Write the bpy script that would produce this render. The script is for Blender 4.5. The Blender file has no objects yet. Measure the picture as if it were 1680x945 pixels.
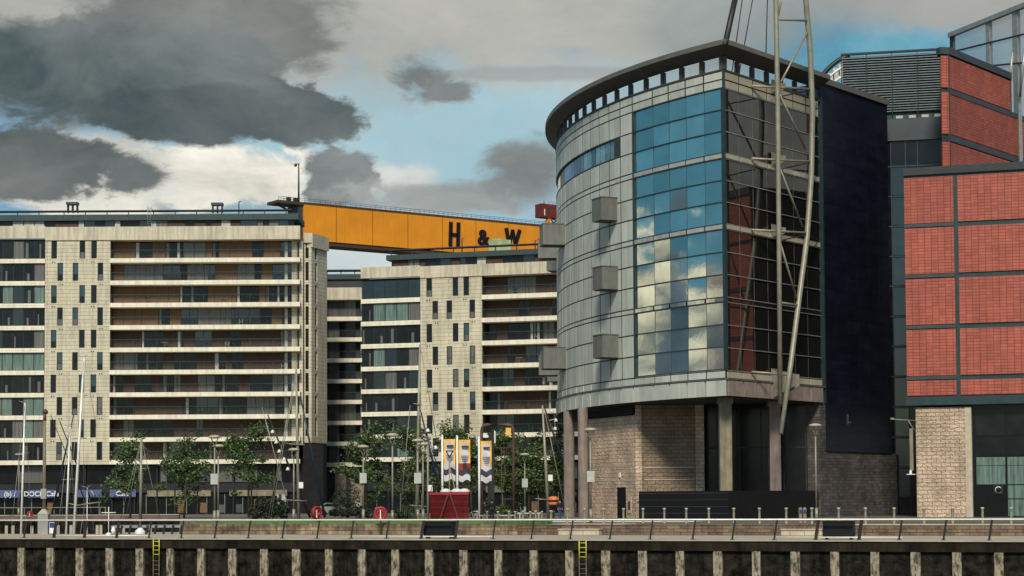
import bpy, bmesh, math, random
from mathutils import Vector, Matrix, noise as mnoise
R = math.radians
random.seed(11)
SC = bpy.context.scene
COL = SC.collection

# ------------------------------------------------------------------ camera
F = 3200.0; CU = 840.0; CV = 647.0; EYE = Vector((0, 0, 2.5))
PITCH = math.atan(168.0 / F); ROLL = R(0.315)
CM = Matrix.Rotation(R(90) + PITCH, 3, 'X') @ Matrix.Rotation(-ROLL, 3, 'Z')
cd = bpy.data.cameras.new('camera'); cam = bpy.data.objects.new('camera', cd); COL.objects.link(cam)
cam.matrix_world = Matrix.Translation(EYE) @ CM.to_4x4()
cd.sensor_fit = 'HORIZONTAL'; cd.sensor_width = 36; cd.lens = F / 1680 * 36
cd.shift_y = (CV - 472.5) / 1680; cd.clip_start = 0.5; cd.clip_end = 9000
SC.camera = cam

def ray(u, v):
    return CM @ Vector(((u - CU) / F, -(v - CV) / F, -1.0))
def at(u, v, D):
    d = ray(u, v); return EYE + d * (D / d.y)
def zat(u, v, D): return at(u, v, D).z
def xat(u, D, v=800): return at(u, v, D).x
def proj(p):
    q = CM.transposed() @ (Vector(p) - EYE); return (CU + F * q.x / -q.z, CV - F * q.y / -q.z)

# ------------------------------------------------------------------ world: Nishita sky with cloud layers by direction
SUN_EL, SUN_AZ = R(42), math.atan2(-0.10, -0.99)          # azimuth from +Y towards +X
SC.view_settings.view_transform = 'Standard'; SC.view_settings.look = 'None'
SC.view_settings.exposure = 0.0; SC.view_settings.gamma = 1.0; SC.view_settings.use_curve_mapping = False
w = bpy.data.worlds.new('World'); SC.world = w; w.use_nodes = True
WN = w.node_tree; WN.nodes.clear()
def wn(t, **k):
    n = WN.nodes.new(t)
    for a, b in k.items(): setattr(n, a, b)
    return n
def wl(a, b): WN.links.new(a, b)
def wmath(op, a, b=None, c=None, clamp=False):
    n = wn('ShaderNodeMath', operation=op, use_clamp=clamp)
    for i, x in enumerate((a, b, c)):
        if x is None: continue
        if isinstance(x, (int, float)): n.inputs[i].default_value = x
        else: wl(x, n.inputs[i])
    return n.outputs[0]
tc = wn('ShaderNodeTexCoord'); DIRN = tc.outputs['Generated']
sky = wn('ShaderNodeTexSky', sky_type='NISHITA', sun_disc=False)
sky.sun_elevation = SUN_EL; sky.sun_rotation = SUN_AZ; sky.air_density = 1.0; sky.dust_density = 1.5; sky.ozone_density = 2.0
mp = wn('ShaderNodeMapping'); mp.inputs['Scale'].default_value = (1, 1, 1.9); wl(DIRN, mp.inputs['Vector'])
def wnoise(scale, detail, rough, dist=0.0):
    n = wn('ShaderNodeTexNoise'); n.inputs['Scale'].default_value = scale; n.inputs['Detail'].default_value = detail
    n.inputs['Roughness'].default_value = rough; n.inputs['Distortion'].default_value = dist
    wl(mp.outputs[0], n.inputs['Vector']); return n.outputs['Fac']
nA = wnoise(11, 10, .62, .35); nB = wnoise(34, 9, .62, .3); nC = wnoise(5, 6, .55)
edge = wmath('ADD', wmath('MULTIPLY', nA, 2.4), wmath('MULTIPLY', nB, 2.6))     # about 2.5 mean
sk = wn('ShaderNodeVectorMath', operation='SCALE'); wl(sky.outputs[0], sk.inputs[0]); sk.inputs['Scale'].default_value = 0.10
tint = wn('ShaderNodeMixRGB', blend_type='MULTIPLY'); tint.inputs[0].default_value = 1
wl(sk.outputs[0], tint.inputs[1]); tint.inputs[2].default_value = (0.62, 0.80, 0.86, 1)
cur = tint.outputs[0]
def layer(mask, c_lo, c_hi, n, lo=.35, hi=.65):
    """mix a cloud colour (varying with noise n) over the current sky by mask"""
    global cur
    mr = wn('ShaderNodeMapRange'); mr.inputs['From Min'].default_value = lo; mr.inputs['From Max'].default_value = hi
    wl(n, mr.inputs['Value'])
    cm = wn('ShaderNodeMixRGB'); wl(mr.outputs[0], cm.inputs[0])
    cm.inputs[1].default_value = (*c_lo, 1); cm.inputs[2].default_value = (*c_hi, 1)
    mx = wn('ShaderNodeMixRGB'); wl(mask, mx.inputs[0]); wl(cur, mx.inputs[1]); wl(cm.outputs[0], mx.inputs[2])
    cur = mx.outputs[0]
def blob(c, rx, rz, amp=1.0, soft=.35, ry=.5, rot=0.0):
    """soft ellipsoid of directions round c with a ragged noise edge"""
    m = wn('ShaderNodeMapping', vector_type='TEXTURE')
    m.inputs['Location'].default_value = c; m.inputs['Rotation'].default_value = (0, rot, 0); m.inputs['Scale'].default_value = (rx, ry, rz)
    wl(DIRN, m.inputs['Vector'])
    ln = wn('ShaderNodeVectorMath', operation='LENGTH'); wl(m.outputs[0], ln.inputs[0])
    d = wmath('MULTIPLY_ADD', wmath('SUBTRACT', edge, 2.5), -amp, ln.outputs['Value'])
    mr = wn('ShaderNodeMapRange', interpolation_type='SMOOTHSTEP')
    mr.inputs['From Min'].default_value = 1 + soft / 2; mr.inputs['From Max'].default_value = 1 - soft / 2
    wl(d, mr.inputs['Value']); return mr.outputs[0]
def pblob(u, v, ru, rv, **k):
    d = ray(u, v).normalized(); return blob(tuple(d), ru / F, rv / F, **k)
# general broken cloud for the whole dome
mr = wn('ShaderNodeMapRange', interpolation_type='SMOOTHSTEP'); mr.inputs['From Min'].default_value = .50; mr.inputs['From Max'].default_value = .62; wl(nC, mr.inputs['Value'])
layer(wmath('MULTIPLY', mr.outputs[0], .85), (.22, .22, .215), (.50, .49, .46), nA)
CLOUDS = [
    # u, v, ru, rv, lo, hi, amp, soft
    (740, 220, 620, 150, (.32, .52, .60), (.42, .60, .67), .25, .9),     # the pale blue gap
    (960, -10, 680, 120, (.38, .39, .36), (.52, .52, .47), .6, .8),
    (200, 30, 520, 150, (.36, .37, .35), (.50, .50, .46), .4, .8),
    (1260, 30, 190, 80, (.28, .32, .32), (.40, .42, .40), .5, .9),
    (1440, 100, 180, 70, (.10, .30, .42), (.20, .46, .58), .4, 1.0),
    (1600, -10, 240, 50, (.34, .35, .34), (.42, .42, .40), .6, .8),
    (350, 290, 175, 50, (.52, .52, .45), (1.15, 1.1, .97), .7, .35),
    (150, 290, 130, 85, (.48, .49, .45), (1.05, 1.02, .9), .7, .4),
    (620, 410, 190, 60, (.55, .63, .65), (.72, .76, .75), .5, .8),
    (640, 302, 80, 26, (.48, .53, .53), (.72, .74, .70), .8, .7),
    (552, 298, 52, 40, (.13, .155, .155), (.26, .28, .28), 1.1, .4),
    (735, 325, 150, 24, (.24, .27, .27), (.42, .44, .43), 1.1, .8),
    (868, 280, 72, 50, (.18, .20, .205), (.32, .34, .33), .8, .7),
    (900, 120, 180, 10, (.30, .34, .34), (.40, .43, .43), .8, .9),
    (690, 122, 40, 30, (.16, .185, .185), (.26, .28, .27), 1.3, .8),
    (742, 150, 36, 14, (.18, .20, .205), (.28, .30, .30), 1.3, .8),
    (330, 50, 200, 100, (.12, .14, .138), (.26, .268, .255), .6, .45),
    (470, 180, 105, 46, (.066, .092, .098), (.17, .195, .195), .9, .3),
    (150, 125, 260, 92, (.068, .098, .104), (.205, .235, .232), .6, .4),
    (300, 190, 175, 44, (.052, .078, .084), (.15, .175, .177), .65, .3),
    (40, 262, 165, 58, (.09, .112, .114), (.24, .25, .245), .85, .3),
    (215, 285, 60, 28, (.12, .135, .14), (.22, .235, .235), 1.2, .6),
]
for (u, v, ru, rv, lo_, hi_, amp, soft) in CLOUDS:
    layer(pblob(u, v, ru, rv, amp=amp * .8, soft=soft), lo_, hi_, nA, .34, .68)
# unseen sky shaped for the curved glass reflections: blue above, bright cumulus low down
layer(blob((-.93, .30, .205), .6, .10, amp=.12, soft=.3, ry=.75), (.065, .25, .36), (.11, .34, .46), nA)
layer(blob((-.95, .28, .080), .6, .044, amp=.8, soft=.08, ry=.34), (.16, .20, .21), (1.3, 1.1, .76), nB, .40, .56)
layer(blob((-.95, .30, .06), .6, .075, amp=.5, soft=.2, ry=.055), (.05, .10, .14), (.12, .17, .21), nB, .42, .58)
layer(blob((-.99, .02, .06), .6, .085, amp=.5, soft=.3, ry=.10), (.07, .11, .15), (.26, .20, .20), nB, .42, .58)
layer(blob((-.80, .60, .06), .6, .07, amp=.5, soft=.3, ry=.06), (.07, .11, .15), (.20, .22, .24), nB, .42, .58)
layer(blob((.93, .37, .16), .35, .10, amp=.3, soft=.5, ry=.5), (.30, .32, .31), (.56, .56, .53), nA)  # grey cloud out of view, added for the smoked side glass to reflect
bg = wn('ShaderNodeBackground'); bg.inputs['Strength'].default_value = 1.0; wl(cur, bg.inputs['Color'])
wo = wn('ShaderNodeOutputWorld'); wl(bg.outputs[0], wo.inputs['Surface'])

sd = bpy.data.lights.new('sun', 'SUN'); sd.energy = 3.5; sd.angle = R(11); sd.color = (1, .91, .76)
sun = bpy.data.objects.new('sun', sd); COL.objects.link(sun)
sdir = Vector((math.sin(SUN_AZ) * math.cos(SUN_EL), math.cos(SUN_AZ) * math.cos(SUN_EL), math.sin(SUN_EL)))
sun.rotation_euler = sdir.to_track_quat('Z', 'Y').to_euler()

# ------------------------------------------------------------------ materials
def _nt(name):
    m = bpy.data.materials.new(name); m.use_nodes = True; nt = m.node_tree
    return m, nt, nt.nodes['Principled BSDF']
def mat(name, col, rough=.6, metal=0., var=.15, vs=1.0, bump=0., bs=12., stretch=(1, 1, 1), island=0., streak=0., coat=0., spec=.5, emis=None):
    if max(col[:3]) < .03 and metal < .05 and spec == .5: spec = .12; rough = max(rough, .6)
    m, nt, b = _nt(name); N = nt.nodes; L = nt.links
    b.inputs['Roughness'].default_value = rough; b.inputs['Metallic'].default_value = metal
    b.inputs['Coat Weight'].default_value = coat; b.inputs['Specular IOR Level'].default_value = spec
    t = N.new('ShaderNodeTexCoord'); mpn = N.new('ShaderNodeMapping'); mpn.inputs['Scale'].default_value = stretch
    L.new(t.outputs['Object'], mpn.inputs[0])
    n = N.new('ShaderNodeTexNoise'); n.inputs['Scale'].default_value = vs; n.inputs['Detail'].default_value = 6; L.new(mpn.outputs[0], n.inputs['Vector'])
    mr = N.new('ShaderNodeMapRange'); mr.inputs['From Min'].default_value = .3; mr.inputs['From Max'].default_value = .7
    mr.inputs['To Min'].default_value = 1 - var; mr.inputs['To Max'].default_value = 1 + var; L.new(n.outputs['Fac'], mr.inputs['Value'])
    fac = mr.outputs[0]
    if island:
        g = N.new('ShaderNodeNewGeometry'); m2 = N.new('ShaderNodeMapRange'); m2.inputs['To Min'].default_value = 1 - island; m2.inputs['To Max'].default_value = 1 + island
        L.new(g.outputs['Random Per Island'], m2.inputs['Value']); mu = N.new('ShaderNodeMath'); mu.operation = 'MULTIPLY'; L.new(fac, mu.inputs[0]); L.new(m2.outputs[0], mu.inputs[1]); fac = mu.outputs[0]
    if streak:
        ms = N.new('ShaderNodeMapping'); ms.inputs['Scale'].default_value = (1.3, 1.3, .10); L.new(t.outputs['Object'], ms.inputs[0])
        ns = N.new('ShaderNodeTexNoise'); ns.inputs['Scale'].default_value = 1.6; ns.inputs['Detail'].default_value = 7; ns.inputs['Roughness'].default_value = .65; L.new(ms.outputs[0], ns.inputs['Vector'])
        m3 = N.new('ShaderNodeMapRange'); m3.inputs['From Min'].default_value = .38; m3.inputs['From Max'].default_value = .56; m3.inputs['To Min'].default_value = 1 - streak; m3.inputs['To Max'].default_value = 1
        L.new(ns.outputs['Fac'], m3.inputs['Value']); mu = N.new('ShaderNodeMath'); mu.operation = 'MULTIPLY'; L.new(fac, mu.inputs[0]); L.new(m3.outputs[0], mu.inputs[1]); fac = mu.outputs[0]
    sc = N.new('ShaderNodeVectorMath'); sc.operation = 'SCALE'; sc.inputs[0].default_value = col[:3]; L.new(fac, sc.inputs['Scale'])
    L.new(sc.outputs[0], b.inputs['Base Color'])
    if bump:
        nb = N.new('ShaderNodeTexNoise'); nb.inputs['Scale'].default_value = bs; nb.inputs['Detail'].default_value = 5; L.new(mpn.outputs[0], nb.inputs['Vector'])
        bp = N.new('ShaderNodeBump'); bp.inputs['Strength'].default_value = 1; bp.inputs['Distance'].default_value = bump; L.new(nb.outputs['Fac'], bp.inputs['Height']); L.new(bp.outputs[0], b.inputs['Normal'])
    if emis:
        b.inputs['Emission Color'].default_value = (*emis[:3], 1); b.inputs['Emission Strength'].default_value = emis[3]
    return m
def brick(name, c1, c2, mortar, bw, bh, off=.5, ms=.02, rough=.8, bump=.02, var=.2, vs=.8, nb_=0.0, streak=0., bias=0., orand=0.):
    m, nt, b = _nt(name); N = nt.nodes; L = nt.links
    b.inputs['Roughness'].default_value = rough
    t = N.new('ShaderNodeTexCoord')
    br = N.new('ShaderNodeTexBrick'); br.offset = off; br.inputs['Scale'].default_value = 1; br.inputs['Brick Width'].default_value = bw; br.inputs['Row Height'].default_value = bh
    br.inputs['Mortar Size'].default_value = ms; br.inputs['Mortar Smooth'].default_value = .2; br.inputs['Bias'].default_value = bias
    br.inputs['Color1'].default_value = (*c1, 1); br.inputs['Color2'].default_value = (*c2, 1); br.inputs['Mortar'].default_value = (*mortar, 1)
    L.new(t.outputs['UV'], br.inputs['Vector'])
    n = N.new('ShaderNodeTexNoise'); n.inputs['Scale'].default_value = vs; n.inputs['Detail'].default_value = 7; L.new(t.outputs['Object'], n.inputs['Vector'])
    mr = N.new('ShaderNodeMapRange'); mr.inputs['From Min'].default_value = .3; mr.inputs['From Max'].default_value = .7; mr.inputs['To Min'].default_value = 1 - var; mr.inputs['To Max'].default_value = 1 + var
    L.new(n.outputs['Fac'], mr.inputs['Value']); fac = mr.outputs[0]
    if orand:
        oi_ = N.new('ShaderNodeObjectInfo'); mo = N.new('ShaderNodeMapRange'); mo.inputs['To Min'].default_value = 1 - orand; mo.inputs['To Max'].default_value = 1 + orand; L.new(oi_.outputs['Random'], mo.inputs['Value'])
        mu = N.new('ShaderNodeMath'); mu.operation = 'MULTIPLY'; L.new(fac, mu.inputs[0]); L.new(mo.outputs[0], mu.inputs[1]); fac = mu.outputs[0]
    if streak:
        ms_ = N.new('ShaderNodeMapping'); ms_.inputs['Scale'].default_value = (1.1, 1.1, .12); L.new(t.outputs['Object'], ms_.inputs[0])
        ns = N.new('ShaderNodeTexNoise'); ns.inputs['Scale'].default_value = 1.5; ns.inputs['Detail'].default_value = 8; ns.inputs['Roughness'].default_value = .7; L.new(ms_.outputs[0], ns.inputs['Vector'])
        m3 = N.new('ShaderNodeMapRange'); m3.inputs['From Min'].default_value = .40; m3.inputs['From Max'].default_value = .56; m3.inputs['To Min'].default_value = 1 - streak; m3.inputs['To Max'].default_value = 1
        L.new(ns.outputs['Fac'], m3.inputs['Value']); mu = N.new('ShaderNodeMath'); mu.operation = 'MULTIPLY'; L.new(fac, mu.inputs[0]); L.new(m3.outputs[0], mu.inputs[1]); fac = mu.outputs[0]
    sc = N.new('ShaderNodeVectorMath'); sc.operation = 'SCALE'; L.new(br.outputs['Color'], sc.inputs[0]); L.new(fac, sc.inputs['Scale']); L.new(sc.outputs[0], b.inputs['Base Color'])
    h = N.new('ShaderNodeMath'); h.operation = 'MULTIPLY_ADD'; h.inputs[1].default_value = -1.0; L.new(br.outputs['Fac'], h.inputs[0])
    n2 = N.new('ShaderNodeTexNoise'); n2.inputs['Scale'].default_value = 5.5; n2.inputs['Detail'].default_value = 5; L.new(t.outputs['Object'], n2.inputs['Vector'])
    m4 = N.new('ShaderNodeMath'); m4.operation = 'MULTIPLY'; m4.inputs[1].default_value = nb_; L.new(n2.outputs['Fac'], m4.inputs[0]); L.new(m4.outputs[0], h.inputs[2])
    bp = N.new('ShaderNodeBump'); bp.inputs['Distance'].default_value = bump; L.new(h.outputs[0], bp.inputs['Height']); L.new(bp.outputs[0], b.inputs['Normal'])
    return m
def seethrough(name, col, alpha, rough=.05):
    m, nt, b = _nt(name); N = nt.nodes; L = nt.links
    b.inputs['Base Color'].default_value = (*col, 1); b.inputs['Roughness'].default_value = rough; b.inputs['Metallic'].default_value = .3
    tr = N.new('ShaderNodeBsdfTransparent'); mx = N.new('ShaderNodeMixShader'); mx.inputs[0].default_value = alpha
    L.new(tr.outputs[0], mx.inputs[1]); L.new(b.outputs[0], mx.inputs[2]); L.new(mx.outputs[0], nt.nodes['Material Output'].inputs['Surface'])
    return m
M = {}
M['clad'] = mat('grey metal cladding', (.50, .53, .47), .5, .0, .10, .35, island=.13, streak=.12)
M['clad_warm'] = mat('warm metal band', (.40, .37, .27), .5, .1, .12, .6, island=.06)
M['clad_light'] = mat('light metal band', (.42, .44, .42), .45, .2, .10, .8, island=.06, streak=.15)
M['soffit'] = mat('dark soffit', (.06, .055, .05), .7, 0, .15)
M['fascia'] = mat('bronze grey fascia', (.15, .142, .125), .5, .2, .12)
M['seam'] = mat('dark joint', (.035, .04, .042), .6)
M['glassL'] = mat('blue reflective glass', (.47, .54, .53), .03, .95, .08, .5, bump=.0012, bs=.9, island=.16)
M['glassR'] = mat('smoked reflective glass', (.115, .112, .106), .03, .9, .08, .5, bump=.001, bs=.9, island=.1)
M['glassC'] = mat('clerestory glass', (.85, .92, .95), .06, .95, .04, island=.08)
M['glassK'] = mat('dark ribbon glass', (.34, .34, .33), .06, .8, .2, island=.75)
M['boxgrey'] = mat('grey box panel', (.16, .165, .15), .5, .2, .12, 1.2, streak=.2)
M['navy'] = mat('navy ribbed cladding', (.0055, .007, .015), .45, .1, .4, .4, stretch=(1, 1, 3), island=.22, bump=.02, bs=.6)
M['darkbrick'] = brick('dark brick', (.05, .045, .042), (.10, .09, .08), (.03, .028, .026), .6, .30, .5, .02, .8, .015, .35, .5)
M['stone'] = brick('pale sandstone', (.54, .405, .29), (.64, .49, .355), (.24, .19, .14), .85, .36, .5, .022, .85, .10, .28, .5, 2.2, streak=.15)
M['stoned'] = brick('rough dark sandstone', (.24, .175, .115), (.29, .22, .155), (.10, .08, .06), .75, .36, .5, .02, .9, .09, .25, .6, 2.2)
M['stonepale'] = mat('smooth stone trim', (.50, .43, .33), .8, 0, .15, 1.5, streak=.15)
M['redtile'] = brick('red terracotta tile', (.34, .076, .048), (.43, .105, .066), (.13, .026, .018), .61, .285, 0., .018, .6, .012, .14, .35, .2, streak=.16, orand=.08)
M['teal'] = mat('teal steel beam', (.024, .050, .056), .5, .3, .2, 1)
M['slate'] = mat('slate grey panel', (.05, .06, .07), .5, .2, .15, .7)
M['cabinet'] = mat('black cabinet paint', (.016, .018, .02), .6, 0, .1)
M['louvre'] = mat('louvre blade', (.20, .245, .255), .45, .4, .15, 2)
M['black'] = mat('black void', (.012, .012, .013), .5, 0, .1)
M['voidglass'] = mat('dark ground floor glass', (.008, .009, .011), .15, 0, .2, spec=.3)
M['blackwall'] = mat('black slate cladding', (.014, .014, .015), .7, 0, .3, 2)
M['steel'] = mat('painted cream steel', (.28, .27, .205), .45, .2, .15, 1.5, streak=.15)
M['steelgrey'] = mat('galvanised steel', (.34, .35, .33), .45, .5, .15, 1.5)
M['railpale'] = mat('pale rail steel', (.80, .77, .68), .4, .1, .1, 3)
M['steeldark'] = mat('dark grey steel', (.022, .022, .021), .5, .3, .2, 2)
M['rust'] = mat('rust brown steel', (.10, .055, .042), .8, .1, .3, 3)
M['conc'] = mat('pink grey concrete', (.26, .205, .175), .8, 0, .18, 1.2, bump=.01, streak=.25)
M['yconc'] = mat('yellow grey concrete', (.24, .21, .14), .8, 0, .2, 1.2, bump=.01, streak=.3)
M['cream'] = brick('cream terracotta cladding', (.58, .53, .385), (.64, .59, .445), (.34, .30, .22), 6.1, .50, .5, .030, .7, .01, .07, .25, .1, streak=.24)
M['creamslab'] = mat('cream slab edge', (.82, .77, .61), .7, 0, .08, .8, streak=.18)
M['creambeam'] = mat('cream parapet', (.58, .53, .40), .7, 0, .12, .5, streak=.32)
M['copper'] = mat('green grey copper fascia', (.03, .055, .055), .6, .1, .2, 3, stretch=(2, 2, .3))
M['roofdark'] = mat('dark roof', (.03, .035, .04), .7)
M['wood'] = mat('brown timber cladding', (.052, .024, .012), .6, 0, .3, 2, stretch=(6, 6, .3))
M['woodlit'] = mat('sunlit tone timber cladding', (.15, .078, .030), .6, 0, .25, 2, stretch=(6, 6, .3))  # same timber for the lit upper balconies, sunlight put into its colour
M['gdark'] = mat('dark apartment glass', (.009, .011, .013), .08, 0, .4, .7, spec=.3, island=.4)
M['gteal'] = mat('teal apartment glass', (.010, .020, .025), .08, .2, .3, .7, spec=.9, island=.3)
M['gblue'] = mat('bright window pane', (.05, .09, .11), .05, .5, .3, .9, island=.3)
M['curt'] = mat('grey curtain behind glass', (.095, .095, .085), .5, 0, .6, 1.5, stretch=(7, 7, .15), coat=.6)
M['curtg'] = mat('green curtain behind glass', (.10, .16, .14), .5, 0, .6, 1.0, stretch=(5, 5, .3), coat=.6)
M['balglass'] = seethrough('balustrade glass', (.02, .03, .027), .14)
M['clearglass'] = seethrough('clear clerestory glass', (.5, .6, .65), .12)
M['scrglass'] = seethrough('wire screen', (.36, .38, .38), .45, .5)
M['frame'] = mat('black window frame', (.02, .02, .022), .4, .2)
M['white'] = mat('white paint', (.75, .75, .72), .5, 0, .06)
M['offwhite'] = mat('off white curtain', (.45, .46, .42), .6, 0, .2, 2)
M['yellow'] = mat('crane yellow paint', (.72, .265, .008), .6, 0, .10, .12, island=.03, streak=.10)
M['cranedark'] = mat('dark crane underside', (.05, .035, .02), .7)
M['cranered'] = mat('crane red paint', (.13, .018, .014), .6, 0, .2, .5)
M['letter'] = mat('black lettering', (.012, .012, .016), .5)
M['bollard'] = mat('weathered bollard paint', (.40, .38, .28), .6, 0, .2, 3)
M['deckconc'] = mat('promenade concrete', (.40, .355, .275), .8, 0, .15, .7, bump=.01)
M['paving'] = mat('warm grey paving', (.12, .108, .088), .85, 0, .2, .3, bump=.01)
M['palepave'] = mat('pale paving', (.60, .56, .48), .8, 0, .12, .6)
M['redpave'] = mat('plum boardwalk', (.14, .09, .085), .8, 0, .25, .8)
M['quay'] = mat('wet dark quay wall', (.019, .0165, .012), .8, 0, .95, 2.2, bump=.08, bs=5, streak=.7)
M['quaybeam'] = mat('stained quay beam', (.022, .018, .012), .8, 0, .5, .8, bump=.03, bs=4, streak=.5)
def pilemat():
    m, nt, b = _nt('weathered concrete pile'); N = nt.nodes; L = nt.links
    b.inputs['Roughness'].default_value = .85
    t = N.new('ShaderNodeTexCoord'); sx = N.new('ShaderNodeSeparateXYZ'); L.new(t.outputs['Object'], sx.inputs[0])
    n = N.new('ShaderNodeTexNoise'); n.inputs['Scale'].default_value = 2.6; n.inputs['Detail'].default_value = 8; n.inputs['Roughness'].default_value = .7
    mpn = N.new('ShaderNodeMapping'); mpn.inputs['Scale'].default_value = (1.6, 1.6, .7); L.new(t.outputs['Object'], mpn.inputs[0]); L.new(mpn.outputs[0], n.inputs['Vector'])
    # tide staining: pink-brown weed line lower down (a real stain at a fixed height)
    a = N.new('ShaderNodeMath'); a.operation = 'MULTIPLY_ADD'; a.inputs[1].default_value = 1.0; L.new(n.outputs['Fac'], a.inputs[0]); L.new(sx.outputs['Z'], a.inputs[2])
    r = N.new('ShaderNodeValToRGB'); mr = N.new('ShaderNodeMapRange'); mr.inputs['From Min'].default_value = -2.6; mr.inputs['From Max'].default_value = .1; L.new(a.outputs[0], mr.inputs['Value']); L.new(mr.outputs[0], r.inputs[0])
    e = r.color_ramp.elements; e[0].position = 0; e[0].color = (.07, .04, .03, 1); e[1].position = 1; e[1].color = (.36, .31, .22, 1)
    x = e.new(.28); x.color = (.22, .10, .065, 1); x = e.new(.52); x.color = (.33, .165, .105, 1); x = e.new(.74); x.color = (.38, .31, .21, 1)
    r2 = N.new('ShaderNodeMapRange'); r2.inputs['From Min'].default_value = .40; r2.inputs['From Max'].default_value = .56; r2.inputs['To Min'].default_value = .14; L.new(n.outputs['Fac'], r2.inputs['Value'])
    s = N.new('ShaderNodeVectorMath'); s.operation = 'SCALE'; L.new(r.outputs[0], s.inputs[0]); L.new(r2.outputs[0], s.inputs['Scale']); L.new(s.outputs[0], b.inputs['Base Color'])
    bp = N.new('ShaderNodeBump'); bp.inputs['Distance'].default_value = .04; L.new(n.outputs['Fac'], bp.inputs['Height']); L.new(bp.outputs[0], b.inputs['Normal'])
    return m
M['pile'] = pilemat()
M['plant'] = brick('stained planter stone', (.16, .112, .068), (.27, .20, .13), (.07, .05, .035), 1.1, .26, .5, .02, .85, .03, .7, 1.2, 1.5, streak=.45)
M['plantb'] = brick('brown planter brick', (.13, .085, .055), (.22, .15, .10), (.05, .04, .03), .9, .20, .5, .02, .85, .03, .4, 1.0, 1.0, streak=.3)
M['palebrick'] = brick('pale bench brick', (.46, .39, .29), (.52, .44, .33), (.2, .17, .12), .9, .3, .5, .02, .8, .02, .2, 1.2, .5)
M['grass'] = mat('grass', (.075, .19, .035), .9, 0, .5, 1.5, bump=.08, bs=6)
M['leafA'] = mat('leaves', (.034, .064, .018), .6, 0, .25, 1, island=.75)
M['leafB'] = mat('light leaves', (.08, .13, .030), .6, 0, .25, 1, island=.6)
M['hedge'] = mat('dark hedge leaves', (.020, .030, .014), .7, 0, .3, 1, island=.6)
M['bark'] = mat('bark', (.07, .055, .04), .9, 0, .3, 6)
M['yellowp'] = mat('yellow ladder paint', (.62, .60, .08), .5, 0, .15, 4)
M['oldsteel'] = mat('weedy ladder steel', (.13, .12, .08), .8, 0, .3, 4)
M['redbox'] = mat('red painted steel', (.15, .012, .014), .5, .1, .22, 1.2, streak=.25)
M['reddark'] = mat('dark red steel', (.10, .018, .02), .6, .1, .2)
M['redring'] = mat('red plastic', (.30, .018, .02), .45, 0, .12)
M['blue'] = mat('blue awning', (.014, .04, .17), .6, 0, .2, 2)
M['navyblue'] = mat('dark blue spar', (.018, .035, .055), .4, .3, .2)
M['bannery'] = mat('yellow banner cloth', (.80, .46, .07), .7, 0, .08, 3)
M['bannerg'] = mat('pale banner cloth', (.55, .54, .58), .7, 0, .06, 3)
M['bannerk'] = mat('dark banner cloth', (.03, .028, .035), .7)
M['bannerr'] = mat('red banner cloth', (.35, .03, .03), .7)
M['orange'] = mat('orange bun', (.60, .17, .05), .5, 0, .15, 5)
M['skin'] = mat('skin', (.42, .26, .19), .6)
M['cloth_k'] = mat('black cloth', (.018, .02, .026), .9)
M['cloth_b'] = mat('blue denim', (.03, .07, .16), .9)
M['cloth_w'] = mat('white cloth', (.6, .62, .62), .9)
M['hair'] = mat('dark hair', (.02, .015, .012), .8)
M['car'] = mat('silver car paint', (.35, .36, .37), .25, .5, .05, coat=1)
M['rubber'] = mat('rubber', (.02, .02, .02), .8)
M['greenbox'] = mat('pale green plant cover', (.30, .36, .20), .7, 0, .25, .6, streak=.2)
M['hill'] = mat('stand-in hillside', (.05, .07, .06), .95, 0, .3, .01)
M['greensign'] = mat('dull green shop fascia', (.10, .14, .09), .7)
M['lit'] = mat('lit globe', (.8, .8, .75), .5, emis=(1, .95, .85, 1.5))
mw, nt, b = _nt('river water')
b.inputs['Base Color'].default_value = (.012, .018, .016, 1); b.inputs['Roughness'].default_value = .08
t = nt.nodes.new('ShaderNodeTexCoord'); n = nt.nodes.new('ShaderNodeTexNoise'); n.inputs['Scale'].default_value = .8; n.inputs['Detail'].default_value = 4
bp = nt.nodes.new('ShaderNodeBump'); bp.inputs['Distance'].default_value = .15
nt.links.new(t.outputs['Object'], n.inputs['Vector']); nt.links.new(n.outputs['Fac'], bp.inputs['Height']); nt.links.new(bp.outputs[0], b.inputs['Normal'])
M['water'] = mw

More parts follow.
